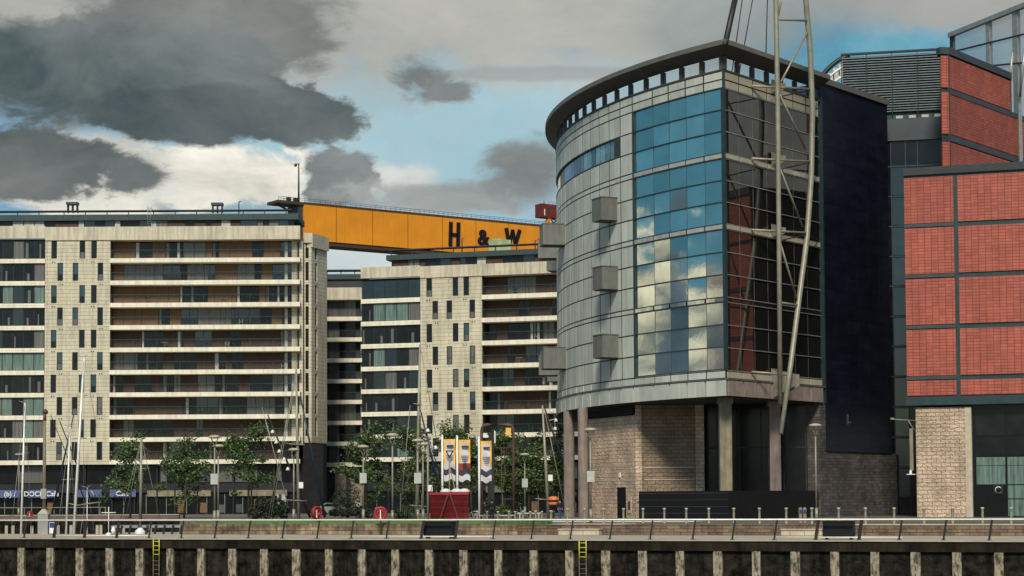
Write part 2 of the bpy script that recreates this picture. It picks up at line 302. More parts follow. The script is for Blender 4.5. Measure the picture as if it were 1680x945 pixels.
# ------------------------------------------------------------------ mesh helpers
def wloc(o):
    p = Vector(o.location)
    while o.parent: o = o.parent; p += Vector(o.location)
    return p
class MB:
    def __init__(s): s.v = []; s.f = []; s.m = []; s.uv = []; s.sm = []
    def face(s, pts, mi=0, uv=None, smooth=False):
        i = len(s.v); s.v += [Vector(p) for p in pts]; s.f.append(list(range(i, i + len(pts)))); s.m.append(mi); s.uv.append(uv); s.sm.append(smooth)
    def _hex(s, c, mi, uvs=None):
        i = len(s.v); s.v += [Vector(p) for p in c]
        for k, q in enumerate(((0, 1, 5, 4), (2, 3, 7, 6), (3, 0, 4, 7), (1, 2, 6, 5), (4, 5, 6, 7), (3, 2, 1, 0))):
            s.f.append([i + j for j in q]); s.m.append(mi); s.sm.append(False)
            s.uv.append([uvs[k][n] for n in range(4)] if uvs else None)
    def box(s, x0, x1, y0, y1, z0, z1, mi=0):
        s._hex([(x0, y0, z0), (x1, y0, z0), (x1, y1, z0), (x0, y1, z0), (x0, y0, z1), (x1, y0, z1), (x1, y1, z1), (x0, y1, z1)], mi)
    def fb(s, fr, s0, s1, o0, o1, z0, z1, mi=0):
        """box in frame coordinates: s along the wall, o outwards (o1 > o0), z up; swept when the frame is curved"""
        n = max(1, int(math.ceil(abs(s1 - s0) / 1.3))) if fr.curved else 1
        for k in range(n):
            a = s0 + (s1 - s0) * k / n; b = s0 + (s1 - s0) * (k + 1) / n
            if fr.flip: A, B = b, a
            else: A, B = a, b
            c = [fr.P(A, o1, z0), fr.P(B, o1, z0), fr.P(B, o0, z0), fr.P(A, o0, z0), fr.P(A, o1, z1), fr.P(B, o1, z1), fr.P(B, o0, z1), fr.P(A, o0, z1)]
            uvs = [[(A, z0), (B, z0), (B, z1), (A, z1)], [(B, z0), (A, z0), (A, z1), (B, z1)], [(o0, z0), (o1, z0), (o1, z1), (o0, z1)], [(o1, z0), (o0, z0), (o0, z1), (o1, z1)],
                   [(A, o1), (B, o1), (B, o0), (A, o0)], [(A, o0), (B, o0), (B, o1), (A, o1)]]
            s._hex(c, mi, uvs)
    def prism(s, pts, z0, z1, mi=0, mtop=None):
        """pts counter-clockwise in plan"""
        n = len(pts); acc = 0
        for k in range(n):
            a = pts[k]; b = pts[(k + 1) % n]; L = math.hypot(b[0] - a[0], b[1] - a[1])
            s.face([(a[0], a[1], z0), (b[0], b[1], z0), (b[0], b[1], z1), (a[0], a[1], z1)], mi, [(acc, z0), (acc + L, z0), (acc + L, z1), (acc, z1)]); acc += L
        s.face([(p[0], p[1], z1) for p in pts], mi if mtop is None else mtop); s.face([(p[0], p[1], z0) for p in reversed(pts)], mi)
    def tube(s, pts, r, n=8, mi=0, cap=True, smooth=True):
        pts = [Vector(p) for p in pts]; rs = r if isinstance(r, (list, tuple)) else [r] * len(pts); i0 = len(s.v); ref = None
        for k, p in enumerate(pts):
            d = (pts[min(k + 1, len(pts) - 1)] - pts[max(k - 1, 0)]).normalized()
            if ref is None: ref = Vector((1, 0, 0)) if abs(d.x) < .8 else Vector((0, 1, 0))
            a = d.cross(ref).normalized(); b_ = d.cross(a); ref = -b_ if False else ref
            for j in range(n):
                t_ = 2 * math.pi * (j + .5) / n; s.v.append(p + (a * math.cos(t_) + b_ * math.sin(t_)) * rs[k])
        for k in range(len(pts) - 1):
            for j in range(n):
                s.f.append([i0 + k * n + j, i0 + k * n + (j + 1) % n, i0 + (k + 1) * n + (j + 1) % n, i0 + (k + 1) * n + j]); s.m.append(mi); s.uv.append(None); s.sm.append(smooth)
        if cap:
            s.f.append([i0 + j for j in range(n)][::-1]); s.m.append(mi); s.uv.append(None); s.sm.append(False)
            s.f.append([i0 + (len(pts) - 1) * n + j for j in range(n)]); s.m.append(mi); s.uv.append(None); s.sm.append(False)
    def bar(s, a, b, w_, h_=None, mi=0):
        """rectangular bar from a to b"""
        a = Vector(a); b = Vector(b); d = (b - a).normalized(); h_ = h_ or w_
        up = Vector((0, 0, 1)) if abs(d.z) < .95 else Vector((0, 1, 0)); x = d.cross(up).normalized() * (w_ / 2); y = d.cross(x).normalized() * (h_ / 2)
        s._hex([a - x - y, a + x - y, a + x + y, a - x + y, b - x - y, b + x - y, b + x + y, b - x + y], mi)
    def lathe(s, c, prof, n=20, mi=0, axis='Z', smooth=True):
        c = Vector(c); i0 = len(s.v)
        for (r, h) in prof:
            for j in range(n):
                t_ = 2 * math.pi * j / n; x, y = r * math.cos(t_), r * math.sin(t_)
                s.v.append(c + (Vector((x, y, h)) if axis == 'Z' else Vector((x, -h, y)) if axis == 'Y' else Vector((h, x, y))))
        for k in range(len(prof) - 1):
            for j in range(n):
                s.f.append([i0 + k * n + j, i0 + k * n + (j + 1) % n, i0 + (k + 1) * n + (j + 1) % n, i0 + (k + 1) * n + j]); s.m.append(mi); s.uv.append(None); s.sm.append(smooth)
    def build(s, name, mats, parent=None, loc=None):
        if not isinstance(mats, (list, tuple)): mats = [mats]
        mats = [M[x] if isinstance(x, str) else x for x in mats]
        org = wloc(parent) if parent else Vector(loc) if loc is not None else Vector((0, 0, 0))
        me = bpy.data.meshes.new(name); me.from_pydata([tuple(p - org) for p in s.v], [], s.f)
        uvl = me.uv_layers.new(name='UVMap'); li = 0
        buf = [0.0] * (2 * len(me.loops))
        for k, poly in enumerate(me.polygons):
            poly.material_index = s.m[k]; poly.use_smooth = s.sm[k]
            uv = s.uv[k]
            if uv is None:
                nn = poly.normal; 
                if abs(nn.z) > .7: uv = [(s.v[i].x, s.v[i].y) for i in s.f[k]]
                else:
                    t_ = Vector((-nn.y, nn.x, 0)); t_ = t_.normalized() if t_.length > 0 else Vector((1, 0, 0)); uv = [(s.v[i].dot(t_), s.v[i].z) for i in s.f[k]]
            for q, li in enumerate(poly.loop_indices): buf[2 * li] = uv[q][0]; buf[2 * li + 1] = uv[q][1]
        uvl.data.foreach_set('uv', buf)
        for m_ in mats: me.materials.append(m_)
        o = bpy.data.objects.new(name, me); COL.objects.link(o)
        if parent: o.parent = parent
        else: o.location = org
        return o
def tag(o, label=None, cat=None, group=None, kind=None):
    if label: o['label'] = label
    if cat: o['category'] = cat
    if group: o['group'] = group
    if kind: o['kind'] = kind
    return o
def thing(name, loc, label, cat, group=None):
    o = bpy.data.objects.new(name, None); COL.objects.link(o); o.location = loc; o.empty_display_size = .3
    return tag(o, label, cat, group)
def clone(root, loc, label=None, rz=0):
    r = root.copy(); COL.objects.link(r); r.location = loc; r.rotation_euler = (0, 0, rz)
    if label: r['label'] = label
    for ch in list(root.children):
        c = ch.copy(); COL.objects.link(c); c.parent = r
        for g in list(ch.children):
            d = g.copy(); COL.objects.link(d); d.parent = c
    return r
def text_mesh(name, s, size, m, parent, pos, xdir, extrude=.02, bold=0.0, align='CENTER'):
    cu = bpy.data.curves.new(name, 'FONT'); cu.body = s; cu.size = size; cu.extrude = extrude; cu.offset = bold; cu.align_x = align; cu.align_y = 'CENTER'
    t_ = bpy.data.objects.new(name, cu); COL.objects.link(t_); bpy.context.view_layer.update()
    me = bpy.data.meshes.new_from_object(t_.evaluated_get(bpy.context.evaluated_depsgraph_get())); bpy.data.objects.remove(t_)
    xd = Vector(xdir).normalized(); zd = Vector((xd.y, -xd.x, 0)); yd = Vector((0, 0, 1))
    mt = Matrix((xd, yd, zd)).transposed().to_4x4(); mt.translation = Vector(pos) - (wloc(parent) if parent else Vector())
    me.transform(mt); me.materials.clear(); me.materials.append(M[m])
    o = bpy.data.objects.new(name, me); COL.objects.link(o)
    if parent: o.parent = parent
    return o
class Flat:
    curved = False; flip = False
    def __init__(s, p0, d):
        s.p = Vector((p0[0], p0[1], 0)); s.d = Vector((d[0], d[1], 0)).normalized(); s.n = Vector((s.d.y, -s.d.x, 0))
    def P(s, a, o, z): q = s.p + s.d * a + s.n * o; return Vector((q.x, q.y, z))
    def S(s, u, v=700, o=0):
        r = ray(u, v); q = s.p + s.n * o; det = r.x * -s.d.y + s.d.x * r.y
        return (r.x * q.y - r.y * q.x) * -1 / (r.x * s.d.y - r.y * s.d.x) if abs(r.x * s.d.y - r.y * s.d.x) > 1e-9 else 0
class Arc:
    curved = True; flip = True
    def __init__(s, c, rad, th0): s.c = Vector((c[0], c[1], 0)); s.r = rad; s.t = th0
    def P(s, a, o, z):
        t_ = s.t - a / s.r; return Vector((s.c.x + (s.r + o) * math.cos(t_), s.c.y + (s.r + o) * math.sin(t_), z))
    def S(s, u):
        lo, hi = -10, 52
        for _ in range(40):
            m_ = (lo + hi) / 2
            if proj(s.P(m_, 0, 20))[0] > u: lo = m_
            else: hi = m_
        return (lo + hi) / 2

# ================================================================== SETTING
def struct(mb, name, mats, label=None): return tag(mb.build(name, mats), kind='structure')
m = MB(); m.face([(-3000, -400, -3.2), (3000, -400, -3.2), (3000, 600, -3.2), (-3000, 600, -3.2)]); struct(m, 'river_water', 'water')
RAIL = Flat((0, 115), (1, -.38))                       # edge of the far promenade; s = 0 straight ahead
PW = 12.6                                              # promenade width
m = MB(); m.fb(RAIL, -95, 75, -PW, .15, -.32, 0.0); struct(m, 'promenade', 'deckconc')
def rp(s_, o_): q = RAIL.P(s_, o_, 0); return (q.x, q.y)
sb = RAIL.S(303, 870, -PW)
basin_r = rp(sb, -PW)
qy = 245.0; bx = xat(300, qy)
m = MB()
m.prism([basin_r, rp(75, -PW), (500, 60), (500, qy), (bx, qy)], -4.0, .40)
struct(m, 'terrace', 'paving')
m = MB(); m.face([(-2500, qy, .4), (2500, qy, .4), (2500, 3500, .4), (-2500, 3500, .4)]); m.box(-2500, bx, qy, qy + 2, -4, .396); struct(m, 'ground', 'paving')
m = MB(); m.box(-2500, 500, -300, 1.5, -4, .9); struct(m, 'near_bank', 'paving')
m = MB()                                               # unseen stand-in ridge round the horizon, added for the glass to reflect
NH = 90
for k in range(NH):
    a0 = 2 * math.pi * k / NH; a1 = 2 * math.pi * (k + 1) / NH
    def hh(a): return 35 + 55 * (mnoise.noise((math.cos(a) * 2.1, math.sin(a) * 2.1, 3)) + .5)
    for (r0, f0, r1, f1) in ((2300, 0, 2450, .55), (2450, .55, 2750, 1.0)):
        q = [(r0 * math.cos(a0), r0 * math.sin(a0), f0 * hh(a0)), (r1 * math.cos(a0), r1 * math.sin(a0), f1 * hh(a0)), (r1 * math.cos(a1), r1 * math.sin(a1), f1 * hh(a1)), (r0 * math.cos(a1), r0 * math.sin(a1), f0 * hh(a1))]
        m.face(q, smooth=True)
struct(m, 'stand_in_hills', 'hill')

# ---- quay wall with piles, under the promenade edge
qw = thing('quay_wall', RAIL.P(0, .1, -3.2), 'dark weathered quay wall with a row of pale concrete piles rising from the river', 'quay wall')
m = MB(); m.fb(RAIL, -95, 75, -.6, .02, -4.5, -.32); m.build('wall_face', 'quay', qw)
m = MB(); m.fb(RAIL, -95, 75, -.5, .22, -.62, -.07); m.build('edge_beam', 'quaybeam', qw)
m = MB(); m.fb(RAIL, -95, 75, -.5, .30, -.064, .012); m.build('coping', 'deckconc', qw)
s_pile0 = RAIL.S(37, 915)
PITCHP = 2.215
k = 0; random.seed(5)
while True:
    s_ = s_pile0 - PITCHP + k * PITCHP
    if s_ > RAIL.S(1740, 915): break
    m = MB(); wd = .25 * random.uniform(.92, 1.08)
    m.fb(RAIL, s_ - wd, s_ + wd, .02, .20, -4.2, -.62); m.fb(RAIL, s_ - wd * .45, s_ + wd * .35, .20, .25, -4.2, -.66)
    m.build('pile', 'pile', qw); k += 1
# ladders on the wall
def wall_ladder(u, label):
    s_ = RAIL.S(u, 900); base = RAIL.P(s_, .3, -3.2)
    t_ = thing('wall_ladder', base, label, 'ladder', 'ladders on the quay wall')
    for (z0, z1, mm, nm) in ((-1.25, -.03, 'yellowp', 'upper_rungs'), (-3.4, -1.25, 'oldsteel', 'lower_rungs')):
        m = MB()
        for dx in (-.21, .21): m.tube([RAIL.P(s_ + dx, .34, z0), RAIL.P(s_ + dx, .34, z1)], .030, 6)
        z = z1 - .16
        while z > z0: m.tube([RAIL.P(s_ - .21, .34, z), RAIL.P(s_ + .21, .34, z)], .022, 6); z -= .27
        m.build(nm, mm, t_)
    return t_
wall_ladder(261, 'yellow rung ladder on the quay wall at the marina end, below the masts')
wall_ladder(959, 'yellow rung ladder on the quay wall below the curved grey building')
m = MB(); p = RAIL.P(RAIL.S(1367, 915), .12, 0)
m.fb(RAIL, RAIL.S(1367, 915) - .1, RAIL.S(1367, 915) + .1, .02, .12, -1.25, -1.05); m.tube([RAIL.P(RAIL.S(1367, 915), .08, -1.25), RAIL.P(RAIL.S(1367, 915), .08, -1.8)], .02, 6)
tag(m.build('wall_socket', 'white', None, p), 'small white junction box with a pipe on the dark quay wall', 'junction box')

# ---- guard rail
gr = thing('guard_rail', RAIL.P(0, -.1, 0), 'long steel promenade railing with leaning dark posts along the quay edge', 'railing')
m = MB(); m.tube([RAIL.P(-80, -.12, 1.14), RAIL.P(70, -.12, 1.14)], .052, 8); m.build('top_rail', 'railpale', gr)
POSTS = [40, 89, 139, 192, 245, 298, 353, 408, 464, 521, 577, 635, 692, 748, 810, 873, 937, 1002, 1068, 1138, 1203, 1272, 1340, 1411, 1477, 1550, 1625, 1700, -8]
for u in POSTS:
    s_ = RAIL.S(u, 870); m = MB()
    fat = .105 if u in (89, 139, 192, 692, 748, 1340, 1411) else .062
    m.bar(RAIL.P(s_ - .10, -.10, .0), RAIL.P(s_ + .08, -.12, 1.12), fat * 1.5, fat * 1.9); m.fb(RAIL, s_ - .2, s_ + .02, -.2, 0, .012, .05)
    m.build('post', 'steeldark', gr)
for (ua, ub) in ((89, 245), (577, 810), (1272, 1480)):
    m = MB(); m.tube([RAIL.P(RAIL.S(ua, 870), -.12, .16), RAIL.P(RAIL.S(ub, 870), -.12, .16)], .035, 6); m.build('low_rail', 'railpale', gr)
for (ua, ub, lab) in ((697, 743, 'black slatted cabinet behind the railing, in front of the red container'), (1351, 1400, 'black slatted cabinet behind the railing, in front of the dark tower')):
    a = RAIL.S(ua, 870, -.8); b_ = RAIL.S(ub, 870, -.8); t_ = thing('cabinet', RAIL.P((a + b_) / 2, -.8, 0), lab, 'cabinet', 'black cabinets along the promenade')
    m = MB(); m.fb(RAIL, a, b_, -1.3, -.6, .14, 1.0)
    for k in range(5): m.fb(RAIL, a + .06, b_ - .06, -.6, -.585, .25 + .14 * k, .33 + .14 * k)
    m.build('casing', 'cabinet', t_)
    m = MB(); m.fb(RAIL, a - .03, b_ + .03, -1.35, -.56, 1.0, 1.05); m.build('lid', 'cabinet', t_)
    for ss in (a + .15, b_ - .15): m = MB(); m.fb(RAIL, ss - .05, ss + .05, -1.2, -.7, 0.012, .14); m.build('foot', 'steeldark', t_)

# ---- planter walls behind the promenade
TER = Flat((RAIL.P(0, -PW, 0).x, RAIL.P(0, -PW, 0).y), (1, -.38))
def planter(ua, ub, ztop, mm, label, name='planter_wall', cat='wall', cop=None):
    a = TER.S(ua, 870); b_ = TER.S(ub, 870)
    t_ = thing(name, TER.P((a + b_) / 2, 0, 0), label, cat, 'low walls behind the promenade')
    m = MB(); m.fb(TER, a, b_, -.4, .35, 0.004, ztop - .06); m.build('wall_body', mm, t_)
    m = MB(); m.fb(TER, a - .01, b_ + .01, -.43, .38, ztop - .06, ztop); m.build('coping', cop or mm, t_)
    return t_
planter(303, 695, .74, 'plant', 'stained low stone wall with a grass strip on top')
planter(695.6, 852, .74, 'plant', 'stained low stone wall behind the black cabinet, below the flags')
planter(852.6, 1271, .68, 'plantb', 'long brown brick wall in front of the curved building')
planter(1271.6, 1405, .68, 'plantb', 'short brown wall behind the black cabinet near the dark tower')
planter(1405.6, 1740, .70, 'plantb', 'brown sandstone wall in front of the red tiled building', cop='stonepale')
for (ua, ub, lab) in ((918, 984, 'pale brick bench block in front of the round columns'), (1283, 1349, 'pale brick bench block near the two litter bins')):
    a = TER.S(ua, 875, .9); b_ = TER.S(ub, 875, .9); m = MB(); m.fb(TER, a, b_, .4, 1.1, .004, .36); m.fb(TER, a - .04, b_ + .04, .38, 1.14, .364, .42, 1)
    tag(m.build('bench_block', ['palebrick', 'stonepale'], None, TER.P((a + b_) / 2, .8, 0)), lab, 'bench', 'pale benches by the low wall')
m = MB(); a = TER.S(303, 860); b_ = TER.S(790, 860); m.fb(TER, a, b_, -14, -.42, .40, .80)
struct(m, 'lawn', 'grass')
m = MB(); a = TER.S(790, 860); b_ = TER.S(925, 860); m.fb(TER, a + .05, b_, -16, -.45, .404, .50); struct(m, 'pale_pavement', 'palepave')
m = MB(); a = TER.S(1395, 860); b_ = TER.S(1740, 860); m.fb(TER, a, b_, -9, -.45, .40, .60); struct(m, 'verge', 'grass')
m = MB(); a = TER.S(303, 845); b_ = TER.S(925, 845); m.fb(TER, a, b_, -34, -32, .404, .46); struct(m, 'path', 'palepave')

# ================================================================== CURVED PAVILION
ARC = Arc((63.3, 209), 58.4, math.atan2(-38, -44.6))
CN = ARC.P(0, 0, 0)
FR = Flat((CN.x, CN.y), (.611, .792))
Z = dict(bot=11.2, lf=12.75, b0=13.5)
pav = thing('pavilion', (CN.x, CN.y, .4), 'curved grey metal and blue glass building raised on columns with a cable mast', 'building')
S_END = 62.0; L_R = FR.S(1350, 500); L_T = FR.S(1457, 300)
def outline(o, z=None):
    """closed plan: arc from its far end to the corner (mitred), then the straight side to the dark tower's end"""
    # mitre
    def f(a): q = ARC.P(a, o, 0) - FR.p; return q.dot(FR.n) - o
    lo, hi = -12.0, 6.0
    for _ in range(50):
        mid = (lo + hi) / 2
        if f(mid) > 0: lo = mid
        else: hi = mid
    s0 = (lo + hi) / 2
    pts = []; N_ = 44
    for k in range(N_ + 1):
        a = S_END + (s0 - S_END) * k / N_; q = ARC.P(a, o, 0); pts.append((q.x, q.y))
    q = FR.P(L_R, o, 0); pts.append((q.x, q.y)); q = FR.P(L_T, o, 0); pts.append((q.x, q.y))
    return pts
# core
m = MB(); m.prism(outline(-.28), 11.25, 40.2, 0); m.build('core_wall', 'seam', pav)
# roof: slab, sloping soffit, fascia
OE = 1.15
o1 = outline(OE)[:-1]; o0 = outline(-.05)[:-1]; o2 = outline(OE - .15)[:-1]; o3 = outline(-.45)[:-1]
m = MB(); m.face([(p[0], p[1], 40.204) for p in outline(-.3)]); m.build('roof', 'roofdark', pav)
m = MB()
for k in range(len(o1) - 1):
    a, b_ = o1[k], o1[k + 1]; c, d = o0[k + 1], o0[k]
    m.face([(a[0], a[1], 42.12), (b_[0], b_[1], 42.12), (b_[0], b_[1], 42.55), (a[0], a[1], 42.55)], 0)
    m.face([(a[0], a[1], 42.12), (d[0], d[1], 41.42), (c[0], c[1], 41.42), (b_[0], b_[1], 42.12)], 1)
    m.face([(a[0], a[1], 42.55), (b_[0], b_[1], 42.55), (o2[k + 1][0], o2[k + 1][1], 42.61), (o2[k][0], o2[k][1], 42.61)], 0)
    m.face([(d[0], d[1], 41.42), (o3[k][0], o3[k][1], 41.5), (o3[k + 1][0], o3[k + 1][1], 41.5), (c[0], c[1], 41.42)], 1)
    m.face([(o3[k][0], o3[k][1], 41.5), (o2[k][0], o2[k][1], 42.61), (o2[k + 1][0], o2[k + 1][1], 42.61), (o3[k + 1][0], o3[k + 1][1], 41.5)], 0)
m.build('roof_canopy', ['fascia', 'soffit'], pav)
# clerestory
sg = ARC.S(1040)
GW = sg / 5.35
gl_s = [0.18] + [GW * .99 * k for k in (1, 2, 3, 4)] + [sg - .28]
met = [sg + 2.35 * k for k in range(0, int((S_END - sg) / 2.35))]
m = MB(); cs = [0.3]; 
while cs[-1] < S_END - 3: cs.append(cs[-1] + 2.75)
for a, b_ in zip(cs, cs[1:]): m.fb(ARC, a, b_ - .42, -.26, -.22, 40.28, 41.34, 0)
x = .0
while x < L_R - 1: m.fb(FR, x + .4, x + 2.6, -.26, -.22, 40.28, 41.34, 0); x += 2.6
m.build('clerestory_glass', 'clearglass', pav)
m = MB()
for b_ in cs: m = MB(); m.fb(ARC, b_ - .42, b_, -.4, -.05, 40.28, 41.40, 0); m.build('clerestory_post', 'soffit', pav)
x = .0
while x < L_R: m = MB(); m.fb(FR, x, x + .4, -.4, -.05, 40.28, 41.40, 0); m.build('clerestory_post', 'soffit', pav); x += 2.6
m = MB()
m.fb(ARC, .1, S_END, -.5, .06, 40.12, 40.28, 0); m.fb(FR, .1, L_R, -.5, .06, 40.12, 40.28, 0)
m.build('clerestory_sill', 'soffit', pav)
rib0_ = ARC.S(1010)
# panelled bands on the arc
def rows(z0, z1, n): return [z0 + (z1 - z0) * k / n for k in range(n + 1)]
G = .065
def panels(mb, fr, ss, zs, o0=-.03, o1=0.0, mi=0, skip=None):
    for a, b_ in zip(ss, ss[1:]):
        for c, d in zip(zs, zs[1:]):
            if skip and skip((a + b_) / 2, (c + d) / 2): continue
            mb.fb(fr, a + G * 1.6, b_ - G * 1.6, o0, o1, c + G, d - G, mi)
m = MB(); m.fb(ARC, sg, S_END, -.27, -.04, 13.4, 34.73); m.fb(ARC, sg, S_END, -.27, -.04, 36.67, 40.2); m.fb(ARC, 0, sg, -.27, -.04, 38.6, 40.2); m.fb(ARC, .3, S_END, -.27, -.04, 11.25, 13.5); m.fb(ARC, sg, rib0_, -.27, -.04, 34.73, 36.67)
m.build('backing', 'seam', pav)
ST = [(13.5, 19.55), (20.0, 26.0), (26.5, 32.3), (32.8, 38.6)]
BANDS = [(19.55, 20.0), (26.0, 26.5), (32.3, 32.8)]
rib0 = ARC.S(1010); 
m = MB()
for (z0, z1) in ST: panels(m, ARC, met, rows(z0, z1, 3), skip=lambda s_, z: z0 > 32 and 34.7 < z < 36.7 and s_ > rib0 - 1)
for (z0, z1) in BANDS: panels(m, ARC, met, [z0, z1])
m.build('curved_cladding', 'clad', pav)
m = MB(); full = gl_s[:-1] + [sg] + met[1:]
panels(m, ARC, [0.05] + full[1:], [38.6, 39.35, 40.12]); m.build('parapet_cladding', 'clad', pav)
m = MB(); panels(m, ARC, [0.05] + full[1:], [12.80, 13.5], o1=.04); panels(m, ARC, [-.1] + full[1:], [11.2, 12.72], o0=.0, o1=.16); m.build('skirt_cladding', 'clad', pav)
m = MB(); m.fb(ARC, 0, S_END, -.2, .22, 12.70, 12.80); m.fb(FR, 0, L_R, -.2, .22, 12.70, 12.80); m.build('skirt_groove', 'fascia', pav)
for (z0, z1) in BANDS[1:] + [BANDS[0]]:
    m = MB(); panels(m, ARC, [.1] + gl_s[1:-1] + [sg - .1], [z0, z1], o1=.05); m.build('floor_band', 'clad_light' if z0 > 20 else 'glassL', pav)
m = MB(); panels(m, ARC, [.1] + gl_s[1:-1] + [sg - .1], [13.46, 13.62], o1=.03); m.build('floor_band', 'clad_light', pav)
# ribbon window
m = MB(); x = rib0
while x < S_END - 3: m.fb(ARC, x + .05, x + 1.12, -.3, -.16, 34.82, 36.6); x += 1.17
m.build('ribbon_window', 'glassK', pav)
m = MB(); m.fb(ARC, rib0 - .12, rib0, -.3, .02, 34.73, 36.67); m.fb(ARC, rib0, S_END - 3, -.3, .02, 34.73, 34.82); m.fb(ARC, rib0, S_END - 3, -.3, .02, 36.6, 36.67); m.build('window_frame', 'seam', pav)
# big reflective curtain wall, pane by pane (each pane sits at its own tiny angle)
random.seed(21)
def pane(mb, fr, a, b_, c, d, o, tilt, mi=0):
    tx = random.uniform(-tilt, tilt); tz = random.uniform(-tilt, tilt)
    q = [(a, c, -tx - tz), (b_, c, tx - tz), (b_, d, tx + tz), (a, d, -tx + tz)]
    pts = [fr.P(x_, o + t_, z_) for (x_, z_, t_) in q]
    if fr.flip: pts.reverse()
    mb.face(pts, mi)
for (z0, z1) in ST:
    m = MB(); f_ = MB()
    zs = rows(z0 + (.12 if z0 < 14 else 0), z1, 3)
    for a, b_ in zip(gl_s, gl_s[1:]):
        for c, d in zip(zs, zs[1:]): pane(m, ARC, a, b_, c, d, -.1, .011)
    w_ = m.build('window', 'glassL', pav)
    for c in zs: f_.fb(ARC, .1, sg, -.2, .02, c - .045, c + .045)
    for a in gl_s[1:-1]: f_.fb(ARC, a - .012, a + .012, -.2, -.08, z0, z1)
    f_.build('frame', 'seam', w_)
m = MB(); m.fb(ARC, sg - .30, sg, -.26, .05, 13.5, 38.6); m.fb(ARC, -.02, .2, -.26, .04, 13.5, 38.6); m.fb(FR, 0, .22, -.26, .04, 13.5, 38.6); m.build('corner_mullion', 'teal', pav)
# right-hand straight side
rs = [.25 + (L_R - .6) * k / 7 for k in range(8)]
for (z0, z1) in ST:
    m = MB(); f_ = MB(); zs = rows(z0, z1, 3)
    for a, b_ in zip(rs, rs[1:]):
        for c, d in zip(zs, zs[1:]): pane(m, FR, a, b_, c, d, -.1, .006)
    w_ = m.build('window', 'glassR', pav)
    for c in zs: f_.fb(FR, .1, L_R - .3, -.2, .0, c - .035, c + .035)
    for a in rs[1:-1]: f_.fb(FR, a - .006, a + .006, -.2, -.09, z0, z1)
    f_.build('frame', 'steelgrey', w_)
m = MB(); rr = [0.05] + rs[1:]
panels(m, FR, rr, [38.6, 39.35, 40.12], o1=.02); m.build('side_band', 'clad_warm', pav)
for (z0, z1) in ((26.0, 26.5), (32.3, 32.8), (12.8, 13.45)): m = MB(); panels(m, FR, rr, [z0, z1], o1=.06); m.build('side_band', 'clad_warm', pav)
m = MB(); panels(m, FR, rr, [19.6, 19.9], o1=.0); m.build('side_band', 'glassR', pav)
m = MB(); panels(m, FR, rr, [11.2, 12.72], o1=.16); m.build('side_skirt', 'conc', pav)
# soffit under the building
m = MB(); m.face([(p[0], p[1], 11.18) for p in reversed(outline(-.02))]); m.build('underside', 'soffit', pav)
# projecting boxes
def pbox(s_, w_, z0, z1, dep=2.6):
    m = MB(); m.fb(ARC, s_ - w_ / 2, s_ + w_ / 2, -.1, dep, z0, z1); m.fb(ARC, s_ - w_ / 2 - .06, s_ + w_ / 2 + .06, -.1, dep + .06, z1, z1 + .08); b0 = m.build('projecting_box', 'boxgrey', pav)
    m = MB()
    for (sa_, sb_, za_, zb_) in ((s_ - w_ / 2, s_ + w_ / 2, z0, z0 + .07), (s_ - w_ / 2, s_ - w_ / 2 + .07, z0 + .07, z1), (s_ + w_ / 2 - .07, s_ + w_ / 2, z0 + .07, z1), (s_ - .02, s_ + .02, z0 + .07, z1)): m.fb(ARC, sa_, sb_, dep, dep + .03, za_, zb_)
    m.build('edge_trim', 'fascia', b0)
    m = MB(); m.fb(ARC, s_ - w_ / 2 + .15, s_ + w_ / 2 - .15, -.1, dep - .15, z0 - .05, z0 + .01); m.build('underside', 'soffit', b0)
sA = ARC.S(1002)
for z1 in (30.9, 24.3, 17.8): pbox(sA - .6, 2.0, z1 - 2.15, z1, 1.7)
for z1 in (30.6, 17.8):
    pbox(33.5, 2.2, z1 - 2.15, z1, 2.3); pbox(45, 2.2, z1 - 2.1, z1, 2.0); pbox(56.5, 2.2, z1 - 2.1, z1, 2.6)
# dark tower block continuing the straight side
m = MB(); e = FR.P(L_R + .25, .02, 0); f0 = FR.P(L_T, .02, 0); g = FR.P(L_T, -14, 0); h = FR.P(L_R + .25, -14, 0)
m.prism([(e.x, e.y), (f0.x, f0.y), (g.x, g.y), (h.x, h.y)], 6.65, 41.95); tw = m.build('dark_tower', 'navy', pav)
m = MB(); m.fb(FR, L_R, L_R + .24, -.5, .12, 11.2, 41.6); m.build('corner_trim', 'teal', tw)
m = MB(); m.fb(FR, L_R + .1, L_T + .1, -.6, .22, 41.96, 42.55); m.build('parapet', 'fascia', tw)
m = MB()
z = 7.2
nt_ = 6
while z < 40:
    for k in range(nt_): a_ = L_R + .3 + (L_T - L_R - .4) * k / nt_; m.fb(FR, a_ + .02, a_ + (L_T - L_R - .4) / nt_ - .02, .022, .04, z, z + 1.34)
    z += 1.37
m.build('cladding_sheet', 'navy', tw)
m = MB(); m.fb(FR, L_R + .5, L_T + 1.2, -13, -.1, .4, 6.64); m.build('brick_base', 'darkbrick', pav)
m = MB(); m.fb(FR, L_R - .9, L_R + .5, -1.5, -.02, .4, 11.2); m.build('brick_pier', 'darkbrick', pav)
s6 = FR.S(1389, 670)
m = MB(); m.fb(FR, s6 - .14, s6 + .14, .045, .12, 9.3, 10.3); m.fb(FR, s6 + .14, s6 + .7, .045, .12, 9.45, 9.6); m.build('wall_lamp', 'gblue', tw)
